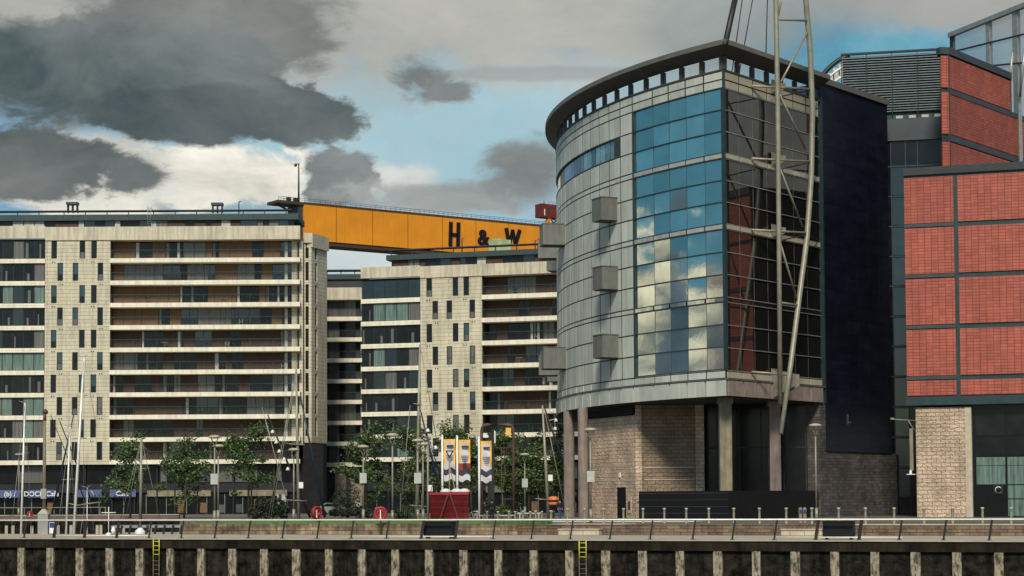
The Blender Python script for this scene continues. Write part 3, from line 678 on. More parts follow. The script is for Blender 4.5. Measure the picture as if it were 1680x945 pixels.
# columns
def column(u, D, r, z0, mm, nm='column'):
    p = at(u, 800, D); m = MB(); m.lathe((p.x, p.y, 0), [(r, z0), (r, 11.18)], 24); return m.build(nm, mm, pav)
column(934, 199, .56, .4, 'conc'); column(957, 191, .50, .4, 'conc')
def sqcol(u, D, w_, z0, mm):
    p = at(u, 740, D); m = MB(); m.box(p.x - w_ / 2, p.x + w_ / 2, p.y - w_ / 2, p.y + w_ / 2, z0, 10.9); m.box(p.x - w_ * .62, p.x + w_ * .62, p.y - w_ * .62, p.y + w_ * .62, 10.7, 11.18); m.build('column', mm, pav)
sqcol(1190, 174.3, 1.08, 2.9, 'yconc'); sqcol(1271, 181, 1.0, 2.9, 'conc')
# stone wing
pA = at(966, 800, 194); pB = at(1043, 800, 184.5); WA = Flat((pA.x, pA.y), (pB.x - pA.x, pB.y - pA.y)); LA = WA.S(1043, 800)
m = MB(); m.fb(WA, 0, LA, -.5, 0, .4, 10.15); wa = m.build('stone_wall', 'stone', pav)
m = MB(); m.fb(WA, -.2, LA - .25, -.5, .15, 10.25, 10.9); m.build('dark_lintel', 'black', pav)
m = MB()
for z in (3.95, 5.3): m.fb(WA, .3, LA, 0, .02, z, z + .09)
m.build('string_course', 'stonepale', wa)
m = MB(); m.fb(WA, WA.S(1013, 820), WA.S(1027, 820), -.02, .03, .4, 3.35); m.build('door', 'black', wa)
m = MB(); m.fb(WA, WA.S(1030, 820), WA.S(1036, 820), 0, .05, .9, 2.5); m.build('wall_panel', 'stonepale', wa)
m = MB(); a = WA.S(1031.5, 820); m.fb(WA, a, WA.S(1034.5, 820), .05, .08, 1.2, 2.0); m.build('intercom', 'reddark', wa)
m = MB(); a = WA.S(1017.5, 782); m.fb(WA, a - .14, a + .14, 0, .12, 4.3, 4.75); m.build('wall_light', 'white', wa)
PBx = pB.x; pC = at(1156, 800, 184.5); WB = Flat((pB.x, pB.y), (pC.x - pB.x, pC.y - pB.y)); LB = WB.S(1156, 800)
m = MB(); m.fb(WB, .02, WB.S(1053, 800), -.5, -.0, 2.0, 11.1); m.build('quoin_wall', 'stone', pav); m = MB(); m.fb(WB, WB.S(1142, 800), LB, -.5, 0, 2.9, 11.1); q1 = m.build('quoin_wall', 'stone', pav)
m = MB(); m.fb(WB, WB.S(1053, 800), WB.S(1142, 800), -.5, -.15, 2.9, 11.1); wb = m.build('rough_wall', 'stoned', pav)
m = MB()
for z in (4.0, 5.15): m.fb(WB, WB.S(1058, 800), WB.S(1141, 800), -.15, -.11, z, z + .08)
m.build('string_course', 'stonepale', wb)
m = MB(); a = at(1156, 800, 187); b_ = FR.P(L_R - .5, -.6, 0); VW = Flat((a.x, a.y), (b_.x - a.x, b_.y - a.y)); LV = (Vector((b_.x, b_.y, 0)) - VW.p).length
m.fb(VW, 0, LV, -.4, 0, .4, 11.15); v0 = m.build('recessed_wall', 'voidglass', pav)
m = MB(); x = 1.2
while x < LV: m.fb(VW, x, x + .1, 0, .08, 2.8, 11.0); x += 2.1
m.fb(VW, 0, LV, 0, .07, 7.0, 7.12); m.build('glazing_bar', 'steeldark', v0)
# dark plinth
pts = [at(1048, 820, 179.5), CN + Vector((.2, .6, 0)), FR.P(L_R - .2, -.25, 0), FR.P(L_R - .2, -2.0, 0), at(1052, 820, 184.4)]
pts = [(p.x, p.y) for p in pts]
m = MB(); m.prism(pts, .404, 2.93); pl = m.build('dark_plinth', 'black', pav)
m = MB(); PF = Flat(pts[0], (pts[1][0] - pts[0][0], pts[1][1] - pts[0][1])); Lp = math.hypot(pts[1][0] - pts[0][0], pts[1][1] - pts[0][1])
for z in (.9, 1.5, 2.1, 2.7): m.fb(PF, .1, Lp - .1, 0, .03, z, z + .05)
m.build('slat', 'slate', pl)

# ---- mast truss in front of the straight side
mast = thing('mast_truss', FR.P(FR.S(1280, 600), 3.0, .4), 'tall cream steel truss mast with struts braced against the glass side', 'mast')
def fz(u, v, o):  # point on a plane parallel to the straight side, o metres off it
    s_ = FR.S(u, v, o); r = ray(u, v); t_ = (FR.P(s_, o, 0).y - EYE.y) / r.y; return EYE + r * t_
OM = 2.6
t1 = [fz(*q, OM) for q in ((1270, -220), (1273, 0), (1276, 180), (1278, 400), (1280, 663))]
t2 = [fz(*q, OM) for q in ((1300, -220), (1322, 0), (1329, 80), (1333, 180), (1331, 290), (1324, 390), (1311, 490), (1297, 600), (1281, 712))]
m = MB(); m.tube(t1, [.20, .23, .23, .22, .22], 14); m.build('straight_pole', 'steel', mast)
m = MB(); m.tube(t2, [.2, .25, .26, .26, .26, .26, .25, .24, .2], 14); m.build('bowed_pole', 'steel', mast)
for v in (34, 143, 262, 379, 498, 612):
    ur = 1326 if v < 300 else (1324 if v < 400 else 1311 if v < 520 else 1295); v2 = v + (3 if v > 100 else 0)
    a = fz(1233 if v > 100 and v != 498 else 1277, v - 2, .15 if v > 100 and v != 498 else OM); b_ = fz(ur, v2, OM)
    m = MB(); m.tube([a, b_], .105, 8); m.build('strut', 'steel', mast)
for (q1, q2) in (((1279, 155), (1322, 245)), ((1279, 275), (1317, 372)), ((1279, 395), (1307, 490)), ((1326, 50), (1281, 135)), ((1288, -30), (1277, 25))):
    m = MB(); m.tube([fz(*q1, OM), fz(*q2, OM)], .10, 8); m.build('brace', 'steel', mast)
for (uu, vv) in ((1232, 143), (1236, 262), (1236, 379)):
    m = MB(); m.tube([fz(1327 - (vv > 300) * 5, vv + 3, OM), FR.P(FR.S(1345, vv, 0) - .8, .15, fz(1327, vv, OM).z)], .08, 8); m.tube([fz(1279, vv + 16, OM), fz(1322, vv + 6, OM)], .06, 8); m.build('strut', 'steeldark', mast)
def gusset(v, hh_, dp=OM - .2):
    a = fz(1266, v - hh_ * .6, 0); s_ = FR.S(1271, v, 0); z = fz(1271, v, .1).z
    m = MB()
    for ds in (-.55, .25):
        q = [FR.P(s_ + ds, .1, z - hh_ / 2), FR.P(s_ + ds, dp, z - hh_ * .1), FR.P(s_ + ds, dp, z + hh_ * .3), FR.P(s_ + ds, .1, z + hh_ / 2)]
        q2 = [p_ + FR.d * .06 for p_ in q]; m.face(q); m.face(q2[::-1])
        for k in range(4): m.face([q[k], q2[k], q2[(k + 1) % 4], q[(k + 1) % 4]][::-1])
    m.fb(FR, s_ - .7, s_ + .5, .06, .12, z - hh_ / 2 - .1, z + hh_ / 2 + .1); m.build('gusset_plate', 'steel', mast)
gusset(630, 2.6); gusset(380, 1.1, 1.0); gusset(262, 1.1, 1.0); gusset(143, 1.1, 1.0)
# raking tubes and cables over the roof
m = MB(); a = Vector((*outline(1.0)[-3], 42.1)); m.tube([a, a + (at(1218, -60, 178) - at(1190, 66, 171)) ], .26, 12); tag(m.build('raking_pole', 'steeldark', None, a), 'dark sloping pole rising from the sharp roof corner', 'pole')
for i, (q1, q2, lab) in enumerate((((1199, 66), (1222, -30), 'thin stay cable nearest the sloping pole above the roof'), ((1211, 69), (1240, -30), 'thin slanting stay cable between the sloping pole and the truss mast'), ((1255, 88), (1260, -30), 'thin near vertical stay cable beside the truss mast'))):
    m = MB(); a = at(*q1, 182); a.z = 41.9; m.tube([a, at(*q2, 182)], .05, 6); m.tube([a, a + Vector((0, 0, .5))], .09, 6)
    tag(m.build('stay_cable', 'steeldark', None, a), lab, 'cable', 'stay cables over the curved roof')

# ================================================================== RED TILED BUILDING
P0 = at(1489, 700, 181); RF = Flat((P0.x, P0.y), (2.97, -1)); rb = thing('red_building', (P0.x, P0.y, .4), 'red tiled building with teal steel beams on a sandstone pier', 'building')
RL = 26.0
m = MB(); m.fb(RF, .05, RL, -16, -.12, 11.0, 32.6); m.build('core_wall', 'teal', rb)
sv0, sv1 = RF.S(1567, 500), RF.S(1574, 500)
ztop = 32.0
for k in range(5):
    z1 = 32.0 - 4.74 * k; z0 = z1 - 4.28 if k < 4 else 11.65
    for (a, b_) in ((0.02, sv0), (sv1, sv1 + 9.5), (sv1 + 9.9, RL)):
        m = MB(); m.fb(RF, a, b_, -.2, 0, z0, z1); m.build('tile_panel', 'redtile', rb)
    if k < 4: 
        m = MB(); m.fb(RF, -.02, sv0, -.1, .03, z0 - .36, z0 - .05); m.build('beam_flange', 'slate', rb)
m = MB(); m.fb(RF, -.05, RL, -16, .10, 32.25, 32.95); m.build('coping', 'roofdark', rb)
m = MB(); m.fb(RF, -.05, RL, -.12, .12, 10.75, 11.55); m.build('edge_beam', 'teal', rb)
m = MB(); a, b_ = RF.S(1503, 760), RF.S(1594, 760); m.fb(RF, a, b_, -1.2, -.25, .4, 10.55); pr = m.build('stone_pier', 'stone', rb)
m = MB(); m.fb(RF, b_ - .55, b_ + .02, -1.25, -.2, .4, 10.5); m.build('pier_quoin', 'stonepale', pr)
m = MB(); m.fb(RF, b_, RL, -2.0, -1.0, .4, 10.75); gw = m.build('ground_glazing', 'voidglass', rb)
m = MB(); x = b_ + .2
gl = [RF.S(u, 760, -1) for u in (1600, 1651, 1703)]
for a, c in zip(gl, gl[1:]):
    for (z0, z1, k) in ((8.0, 10.2, 0), (6.1, 7.7, 0), (5.25, 5.9, 1), (3.5, 5.1, 1)):
        m = MB(); m.fb(RF, a + .1, c - .1, -1, -.96, z0 - .1, z1, k); m.build('window', ['gdark', 'curtg'], gw)
for (z0, z1) in ((2.1, 3.3), (.5, 2.0)): m = MB(); m.fb(RF, gl[1] + .1, gl[2] - .1, -1, -.96, z0, z1, 1); m.build('window', ['gdark', 'curtg'], gw)
m = MB(); a = RF.S(1638, 800, -1); m.fb(RF, a - .42, a + .42, -1, -.93, 2.5, 3.3, 0); m.lathe(RF.P(a, -.90, 2.9), [(.30, 0), (.30, .04), (0, .04)], 20, 1, 'Y'); m.build('round_sign', ['steeldark', 'white'], gw)
m = MB(); m.lathe(RF.P(a, -.85, 2.9), [(.24, 0), (.24, .05), (0, .05)], 20, 0, 'Y'); m.build('sign_mark', 'black', gw)
# wall lamp arms by the pier
m = MB(); a = RF.P(RF.S(1502, 690), -.3, zat(1502, 690, 181)); b_ = at(1465, 688, 180.6)
m.tube([a, b_], .05, 6); m.tube([at(1490, 690, 180.8), RF.P(RF.S(1502, 710), -.3, zat(1502, 710, 181))], .05, 6); m.box(b_.x - .25, b_.x + .1, b_.y - .12, b_.y + .12, b_.z - .02, b_.z + .14); m.build('lamp_arm', 'steel', rb)
m = MB(); p_ = at(1495, 740, 180.9); m.box(p_.x - .16, p_.x + .16, p_.y - .1, p_.y + .1, zat(1495, 772, 181), zat(1495, 703, 181)); m.build('drainpipe_box', 'yconc', rb)
m = MB(); p_ = at(1494, 777, 180.6); m.box(p_.x - .4, p_.x + .4, p_.y - .2, p_.y + .2, p_.z - .1, p_.z - .03); m.lathe((p_.x, p_.y, 0), [(.12, p_.z - .03), (.13, p_.z + .2), (0, p_.z + .4)], 10); m.build('bracket_lamp', 'white', rb)
# upper red block
ub = thing('upper_red_block', (at(1560, 300, 190).x, 190, 33), 'upper red tiled block with sloping teal bands beside the louvred screen', 'building')
p_ = at(1560, 300, 190); UR = Flat((p_.x, p_.y), (.611, .792)); q_ = at(1547, 300, 189.8); UF = Flat((q_.x, q_.y), (p_.x - q_.x, p_.y - q_.y)); LU = (Vector((p_.x, p_.y)) - Vector((q_.x, q_.y))).length
tu = UR.S(1657, 100)
pl_ = [q_, p_, UR.P(tu + .2, 0, 0), UR.P(tu + .2, -9, 0), UF.P(0, -9, 0)]
m = MB(); m.prism([(UF.P(.03, -.12, 0).x, UF.P(.03, -.12, 0).y), (UR.P(.1, -.15, 0).x, UR.P(.1, -.15, 0).y), (UR.P(tu, -.15, 0).x, UR.P(tu, -.15, 0).y), (UR.P(tu, -6, 0).x, UR.P(tu, -6, 0).y), (at(1552, 300, 196).x, 196)], 33.0, 46.2); m.build('core_wall', 'teal', ub)
m = MB(); e_ = [UR.P(tu, -.15, 0), UR.P(26, -.15, 0), UR.P(26, -8, 0), UR.P(tu, -8, 0)]; m.prism([(x.x, x.y) for x in e_], 33.0, 41.9); m.build('low_core_wall', 'teal', ub)
for (z0, z1, lu) in ((42.45, 45.6, tu), (37.85, 42.0, 26), (33.0, 37.05, 26)):
    m = MB(); m.fb(UR, .04, lu, -.15, 0, z0, z1); m.build('tile_panel', 'redtile', ub)
    m = MB(); m.fb(UF, .02, LU - .02, -.2, 0, z0, z1); m.build('tile_panel', 'redtile', ub)
m = MB(); m.fb(UR, -.05, tu + .1, -1.2, .12, 45.75, 46.45); m.fb(UF, -.1, LU + .0, -.8, .1, 45.76, 46.44); m.build('coping', 'slate', ub)
m = MB()
for (z0, z1, lu) in ((41.85, 42.35, 26), (37.15, 37.75, 26)): m.fb(UR, .06, lu, -.15, .06, z0, z1)
m.build('steel_band', 'slate', ub)
m = MB(); m.fb(UR, -.06, .04, -.2, .05, 33, 45.7); m.fb(UR, tu - .02, tu + .12, -.2, .05, 42, 46); m.build('corner_trim', 'roofdark', ub)
# louvre screen + plant room
la = at(1380, 100, 200.6); lb = at(1547, 100, 198.2); LF = Flat((la.x, la.y), (lb.x - la.x, lb.y - la.y)); LL = LF.S(1547, 100)
lv = thing('plant_room', (la.x, la.y, 33), 'roof plant room behind dark horizontal louvres and slate panels', 'building')
m = MB(); m.fb(LF, .1, LL + 2, -8, -.35, 30, 47.8); m.build('core_wall', 'teal', lv)
for i in range(4):
    a0 = LL * i / 4; m = MB(); z = 42.0
    while z < 48.0: 
        q = [LF.P(a0 + .06, 0, z), LF.P(a0 + LL / 4 - .02, 0, z), LF.P(a0 + LL / 4 - .02, -.26, z + .16), LF.P(a0 + .06, -.26, z + .16)]
        m.face(q); m.face([q[0] + Vector((0, 0, -.04)), q[3] + Vector((0, 0, -.04)), q[2] + Vector((0, 0, -.04)), q[1] + Vector((0, 0, -.04))]); m.face([q[0] + Vector((0, 0, -.04)), q[1] + Vector((0, 0, -.04)), q[1], q[0]])
        z += .262
    m.build('louvre_panel', 'louvre', lv)
m = MB(); m.fb(LF, -.02, LL + 1, -.3, .06, 48.1, 48.3)
for i in range(5): m.fb(LF, LL * i / 4 - .03, LL * i / 4 + .03, -.3, .03, 41.6, 48.1)
m.build('louvre_frame', 'steeldark', lv)
m = MB(); x = 5.5
while x < LL: m.fb(LF, x, x + .7, -.05, .0, 41.22, 41.5); x += 1.3
m.build('gap_panel', 'offwhite', lv)
m = MB(); m.fb(LF, 4.0, LL + 2, -.34, .15, 38.9, 41.15); m.build('slate_wall', 'slate', lv)
m = MB(); m.fb(LF, 4.0, LL + 2, -.34, -.1, .4, 38.9); gz = m.build('glazed_wall', 'gdark', lv)
m = MB()
for k in range(11): m.fb(LF, 4.0, LL + 2, -.1, -.04, 36.2 - 3.1 * k, 36.32 - 3.1 * k)
for u in (1463, 1487, 1507): m.fb(LF, LF.S(u, 400), LF.S(u, 400) + .08, -.1, -.03, .4, 38.9)
m.build('mullion', 'teal', gz)
m = MB()
for k in range(11): m.fb(LF, LF.S(1463, 400) + .1, LF.S(1487, 400) - .05, -.1, -.06, 33.3 - 3.1 * k, 36.1 - 3.1 * k)
m.build('glass_strip', 'gteal', gz)
# curved steel roof beyond
cr = thing('barrel_roof', at(1380, 130, 230), 'curved white lattice roof edge rising behind the dark tower', 'roof')
for j, dz in enumerate((0, -1.1, -2.2, -3.1)):
    m = MB(); pts = []
    for k in range(9): uu = 1338 + k * 7; vv = 92 + 38 * ((1394 - uu) / 50) ** 1.7 if uu < 1394 else 92; q = at(uu, vv, 230); q.z += dz; pts.append(q)
    m.tube(pts, .28 if j == 0 else .13, 6); m.build('arched_rib', 'steeldark' if j == 0 else 'white', cr)
for k in range(4):
    m = MB(); uu = 1350 + k * 9; vv = 92 + 38 * ((1394 - uu) / 50) ** 1.7; q = at(uu, vv + 7, 230); m.box(q.x - .1, q.x + .7, q.y, q.y + .1, q.z - 1.4, q.z); m.build('roof_panel', 'offwhite', cr)
# wire screen
sa = at(1560, 100, 215); sb_ = Vector((sa.x + .356 * 22, sa.y - 22, 0)); SF = Flat((sa.x, sa.y), (.356, -1)); 
scn = thing('roof_screen', (sa.x, sa.y, 46), 'tall grey wire screen on steel posts above the red roof', 'screen')
def scrz(s_): return 53.2 + .205 * s_ * (0.9)
LS = 16.5; zt0 = zat(1560, 58, 215); zt1 = zat(1680, 10, SF.P(SF.S(1680, 100), 0, 0).y); ss1 = SF.S(1680, 100)
def ztp(s_): return zt0 + (zt1 - zt0) * s_ / ss1
m = MB(); m.face([SF.P(0, 0, 46), SF.P(LS, 0, 46), SF.P(LS, 0, ztp(LS)), SF.P(0, 0, ztp(0))]); m.build('wire_mesh', 'scrglass', scn)
for uu, w_ in ((1562, .25), (1622, .35), (1667, .45)):
    s_ = SF.S(uu, 100); m = MB(); m.fb(SF, s_ - w_, s_ + w_, -.3, .1, 40 if uu < 1660 else 37, ztp(s_)); m.build('post', 'steelgrey' if uu > 1600 else 'steeldark', scn)
m = MB(); m.bar(SF.P(-.1, .05, ztp(0)), SF.P(LS, .05, ztp(LS)), .5, .5)
m.build('top_beam', 'steelgrey', scn)
for dz in (3.2, 6.4):
    m = MB(); m.bar(SF.P(0, .05, ztp(0) - dz * .6), SF.P(LS, .05, ztp(LS) - dz), .16, .16); m.build('rail', 'steeldark', scn)
for uu in (1655, 1675):
    m = MB(); s_ = SF.S(uu, 100); m.tube([SF.P(s_, .2, 44), SF.P(s_ + 1.0, .2, 49)], .12, 6); m.build('brace', 'steelgrey', scn)

# ================================================================== APARTMENTS
random.seed(3)
def apt_windows(fr, root, zf, cu_list, D_, hgt=2.42):
    for u in cu_list:
        a = fr.S(u - 4.6, 600); b_ = fr.S(u + 4.6, 600); m = MB()
        m.fb(fr, a, b_, -.3, -.12, zf, zf + hgt, 0)
        kind = random.choice([1, 1, 1, 2, 2, 1, 3])
        m.fb(fr, a + .1, b_ - .1, -.12, -.10, zf + .92, zf + hgt - .08, kind)
        m.fb(fr, a + .1, b_ - .1, -.12, -.10, zf + .08, zf + .84, random.choice([1, 1, 1, 3]) if kind != 3 else 3)
        m.build('window', ['frame', 'gdark', 'gblue', 'curt'], root)
def wall_zone(fr, root, a, b_, zlo, zhi, rowz, wins):
    """cream wall built of strips round its window openings"""
    m = MB()
    rows_ = sorted(rowz)
    cur_ = zlo
    for zf in rows_:
        if zf > cur_ + .01: m.fb(fr, a, b_, -.3, 0, cur_, zf)
        ws = sorted((fr.S(u - 4.6, 600), fr.S(u + 4.6, 600)) for u in wins(zf)); x = a
        for (p, q) in ws: m.fb(fr, x, p, -.3, 0, zf, zf + 2.42); x = q
        m.fb(fr, x, b_, -.3, 0, zf, zf + 2.42); cur_ = zf + 2.42
    m.fb(fr, a, b_, -.3, 0, cur_, zhi); m.build('clad_wall', 'cream', root)
def vent_caps(fr, root, us, zs_):
    m = MB()
    for z in zs_:
        for u in us:
            for d in (-.16, .16): s_ = fr.S(u, 600) + d; m.fb(fr, s_ - .07, s_ + .07, 0, .05, z, z + .13)
    m.build('vent_cap', 'steeldark', root)
def glazed_bay(fr, root, a, b_, zf, n, hgt=2.4, kinds=None):
    m = MB(); w_ = (b_ - a) / n
    m.fb(fr, a, b_, -.5, -.22, zf, zf + hgt, 0)
    theme = random.choice(['dark', 'dark', 'curt', 'green', 'mix']) if kinds is None else kinds
    for k in range(n):
        kd = {'dark': 1, 'curt': 3, 'teal': 2}.get(theme) or random.choice([1, 1, 1, 2, 3, 4] if theme == 'mix' else [4, 4, 3, 1])
        if theme == 'dark' and random.random() < .25: kd = random.choice([2, 3])
        m.fb(fr, a + k * w_ + .06, a + (k + 1) * w_ - .06, -.22, -.2, zf + .06, zf + hgt - .08, kd)
        if kd == 1 and random.random() < .8:
            x = a + k * w_ + random.uniform(.1, w_ - .5); m.fb(fr, x, x + random.uniform(.15, .4), -.2, -.195, zf + .1, zf + random.uniform(1.0, 2.2), 3)
    o = m.build('window', ['frame', 'gdark', 'gteal', 'curt', 'curtg'], root)
def balcony(fr, root, a, b_, zf, hgt, lit, zslab=.6, plan=None, ret=False):
    bal = MB(); bal.fb(fr, a, b_ + (.35 if ret else 0), -2.2, .16, zf - zslab, zf - .02); bo = bal.build('balcony', 'creamslab', root)
    m = MB(); m.fb(fr, a, b_, -2.2, -1.75, zf, zf + hgt, 0); x = a
    while x < b_ - .3:
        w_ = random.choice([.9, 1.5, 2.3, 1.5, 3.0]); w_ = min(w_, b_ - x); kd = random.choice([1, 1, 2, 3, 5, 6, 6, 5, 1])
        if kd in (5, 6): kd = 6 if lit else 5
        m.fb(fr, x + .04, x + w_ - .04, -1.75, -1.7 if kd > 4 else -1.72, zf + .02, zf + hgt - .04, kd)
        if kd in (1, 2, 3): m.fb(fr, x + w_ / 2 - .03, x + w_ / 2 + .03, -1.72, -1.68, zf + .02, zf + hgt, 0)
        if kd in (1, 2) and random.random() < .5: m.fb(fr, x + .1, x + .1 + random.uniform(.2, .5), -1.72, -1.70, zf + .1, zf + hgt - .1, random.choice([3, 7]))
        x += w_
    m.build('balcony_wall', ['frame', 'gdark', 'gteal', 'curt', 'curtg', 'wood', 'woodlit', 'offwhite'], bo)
    m = MB(); m.fb(fr, a + .05, b_ - .02, .05, .08, zf + .0, zf + 1.05); m.build('balustrade_glass', 'balglass', bo)
    m = MB(); m.fb(fr, a + .02, b_ + (.25 if ret else 0), .03, .10, zf + 1.05, zf + 1.10)
    x = a + .1
    while x < b_: m.fb(fr, x, x + .04, .04, .09, zf, zf + 1.05); x += 3.1
    m.build('handrail', 'slate', bo)
    # a few pieces of balcony furniture
    for _ in range(4):
        if random.random() < .30:
            x = random.uniform(a + .6, b_ - 1.2); m = MB()
            if random.random() < .5:
                m.lathe(fr.P(x, -.7, zf), [(.14, 0), (.2, .35), (.0, .35)], 8, 0); c0 = fr.P(x, -.7, zf + .7)
                for q_ in range(40):
                    d_ = Vector((random.gauss(0, .2), random.gauss(0, .15), random.gauss(0, .25))); n_ = Vector((random.gauss(0, 1), random.gauss(0, 1), random.gauss(0, 1))).normalized() * .09; e_ = n_.cross(Vector((.3, .5, 1))).normalized() * .07; m.face([c0 + d_ - n_, c0 + d_ - e_, c0 + d_ + n_, c0 + d_ + e_], 1)
                m.build('potted_plant', ['steeldark', 'leafA'], bo)
            else:
                m.lathe(fr.P(x, -.8, zf), [(.03, 0), (.03, .7), (.45, .7), (.45, .74), (0, .74)], 12); m.build('table', random.choice(['offwhite', 'steeldark']), bo)
        if random.random() < .35:
            x = random.uniform(a + 1, b_ - 1.4); m = MB(); c = random.choice(['offwhite', 'steeldark', 'steeldark'])
            for d in (0, .45): m.bar(fr.P(x + d, -.6, zf), fr.P(x + d, -.9, zf + .8), .04); m.bar(fr.P(x + d, -.9, zf), fr.P(x + d, -.5, zf + .45), .04)
            m.fb(fr, x, x + .5, -1.0, -.5, zf + .42, zf + .46); m.build('chair', c, bo)
def apartment(label, fr, a_left, bayL, wallR, balR, tops, par, odd, even, pent, gL, ret, depth=13, bay_n=4, themes=None, lit_rows=(0, 1, 2, 3)):
    root = thing('apartment_block', fr.P(bayL, 0, .4), label, 'building')
    zlo, zhi = tops[-1] - .6, par[0]
    m = MB(); m.fb(fr, a_left, balR - .02, -depth, -2.2, .4, zhi + .3); m.fb(fr, a_left, bayL, -2.2, -.5, 7, zhi + .2); m.fb(fr, bayL, wallR, -2.2, -.3, 7, zhi + .2); m.build('core_wall', 'roofdark', root)
    def wins(z): return odd if (round((tops[0] - z) / (tops[0] - tops[1])) % 2 == 0) else even
    wall_zone(fr, root, bayL, wallR, zlo, zhi, tops, wins)
    for zf in tops:
        apt_windows(fr, root, zf, wins(zf), 0)
        glazed_bay(fr, root, a_left, bayL - .08, zf, bay_n, kinds=(themes or {}).get(tops.index(zf), 'dark'))
        m = MB(); m.fb(fr, a_left, bayL - .02, -.5, .12, zf - .6, zf - .02); m.fb(fr, a_left, bayL - .02, .12, .14, zf - .3, zf - .27); m.build('slab_edge', 'creamslab', root)
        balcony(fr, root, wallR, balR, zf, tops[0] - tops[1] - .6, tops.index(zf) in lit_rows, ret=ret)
    o_, e_ = (odd[0] + odd[1]) / 2 - 10, 0
    vent_caps(fr, root, [odd[0] + 12, odd[2] + 12], [t_ + 2.45 for t_ in tops[0::2]]); vent_caps(fr, root, [even[0] - 11, odd[2] - 2], [t_ + 2.45 for t_ in tops[1::2]])
    m = MB(); m.fb(fr, a_left, bayL, -.6, .2, par[0] + .25, par[1] + .15); m.fb(fr, bayL, balR + (.35 if ret else 0), -2.6, .14, par[0], par[0] + .7)
    m.fb(fr, bayL, balR + (.35 if ret else 0), -.6, .10, par[0] + .703, par[1]); m.build('parapet', 'creambeam', root)
    # penthouse
    pa, pb, zg0, zg1, zf1, zr = pent
    m = MB(); m.fb(fr, pa, pb, -9, -2.1, zg0, zg1, 0); ph = m.build('penthouse', 'gdark', root)
    m = MB(); x = pa + .3
    while x < pb - 1.5:
        w_ = random.choice([.7, 1.2, 1.4, 2.2])
        m = MB()
        if random.random() < .55: m.fb(fr, x, x + w_, -2.1, -2.07, zg0 + .02, zg1 - .02, random.choice([0, 1, 2, 2, 3]))
        m.fb(fr, x + w_, x + w_ + .06, -2.1, -2.05, zg0, zg1, 4); x += w_ + .1
        m.build('window', ['offwhite', 'curt', 'wood', 'gteal', 'frame'], ph)
    m = MB(); m.fb(fr, pa - .6, pb + .6, -9.5, -1.6, zg1, zf1); m.build('copper_fascia', 'copper', ph)
    m = MB(); x = pa
    while x < pb: m.fb(fr, x, x + .12, -1.95, -1.85, zf1, zr - .12); x += random.choice([2.9, 2.9, 3.4])
    m.fb(fr, pa - .2, pb - .4, -2.9, -1.7, zr - .14, zr); m.build('roof_canopy', 'roofdark', ph)
    # dark two-storey base
    m = MB(); m.fb(fr, a_left, balR, -2.2, -1.0, .4, tops[-1] - .6, 0); bs_ = m.build('base_storey', 'black', root)
    x = a_left
    w_m = MB(); n_m = MB()
    while x < balR - 1:
        ww = random.choice([2.4, 3.0, 3.6])
        ww = min(ww, balR - x)
        w_m.fb(fr, x + .2, x + ww - .2, -1.0, -.96, 4.7, 6.9, random.choice([0, 0, 1, 3]))
        s_m = MB(); s_m.fb(fr, x + .2, x + ww - .2, -1.0, -.96, .5, 3.1, 0); s_m.fb(fr, x + ww * .5 - .03, x + ww * .5 + .03, -.96, -.93, .5, 3.1, 1)
        if random.random() < .4: s_m.fb(fr, x + .3, x + ww * .5 - .1, -.96, -.95, .6, random.uniform(1.2, 2.6), 2)
        s_m.build('shop_window', ['voidglass', 'steelgrey', random.choice(['woodlit', 'curt', 'slate'])], bs_)
        if random.random() < .5: w_m.fb(fr, x + .4, x + .4 + random.uniform(.3, .9), -.96, -.94, 4.8, 6.8, 2)
        w_m.build('window', ['voidglass', 'voidglass', 'curt', 'curt'], bs_); w_m = MB()
        n_m.fb(fr, x - .09, x + .09, -1.0, -.6, .4, 7.0); x += ww
    n_m.fb(fr, a_left, balR, -1.0, -.7, 3.3, 4.5); n_m.build('dark_frame', 'frame', bs_)
    return root
A1 = Flat((xat(0, 260), 260), (1, 0))
s73, s180, s488 = A1.S(73, 600), A1.S(180, 600), A1.S(488, 600)
tops1 = [34.7 - 3.0 * k for k in range(10)]
ab1 = apartment('long cream apartment block with ten rows of balconies and a blue cafe awning', A1, -14.0, s73, s180, s488, tops1, (37.15, 38.95), (87.6, 134, 153.3), (97.8, 122.9, 163.8), (-14, A1.S(480, 600), 38.9, 40.05, 40.85, 41.45), None, True, bay_n=14, themes={1: 'mix', 2: 'mix', 4: 'mix', 5: 'green', 7: 'green', 8: 'green'})
# rounded end returns + end wing
wg = MB()
Wp = at(499, 600, 262); W2 = at(511, 600, 262)
WF = Flat((Wp.x, Wp.y), (1, 0)); lw = W2.x - Wp.x; WS = Flat((W2.x, W2.y), (.358, .934)); ls = 4.7
m = MB(); cpl = [(Wp.x + .0, Wp.y + .15), (W2.x - .1, W2.y + .15), (WS.P(ls, -.15, 0).x, WS.P(ls, -.15, 0).y), (Wp.x, WS.P(ls, 0, 0).y)]
m.prism(cpl, .4, 38.0); m.build('wing_core', 'black', ab1)
def strip_wall(fr, a, b_, wa_, wb_, name):
    m = MB(); cur_ = 9.9
    for z in sorted(tops1):
        z0, z1 = z + .1, z + 2.6
        if z < 9.5: continue
        m.fb(fr, a, b_, -.15, 0, cur_, z0); m.fb(fr, a, wa_, -.15, 0, z0, z1); m.fb(fr, wb_, b_, -.15, 0, z0, z1); cur_ = z1
    m.fb(fr, a, b_, -.15, 0, cur_, 37.2); m.build(name, 'cream', ab1)
strip_wall(WF, 0, lw, lw * .18, lw * .62, 'wing_wall'); strip_wall(WS, 0, ls, 1.1, 1.75, 'wing_wall')
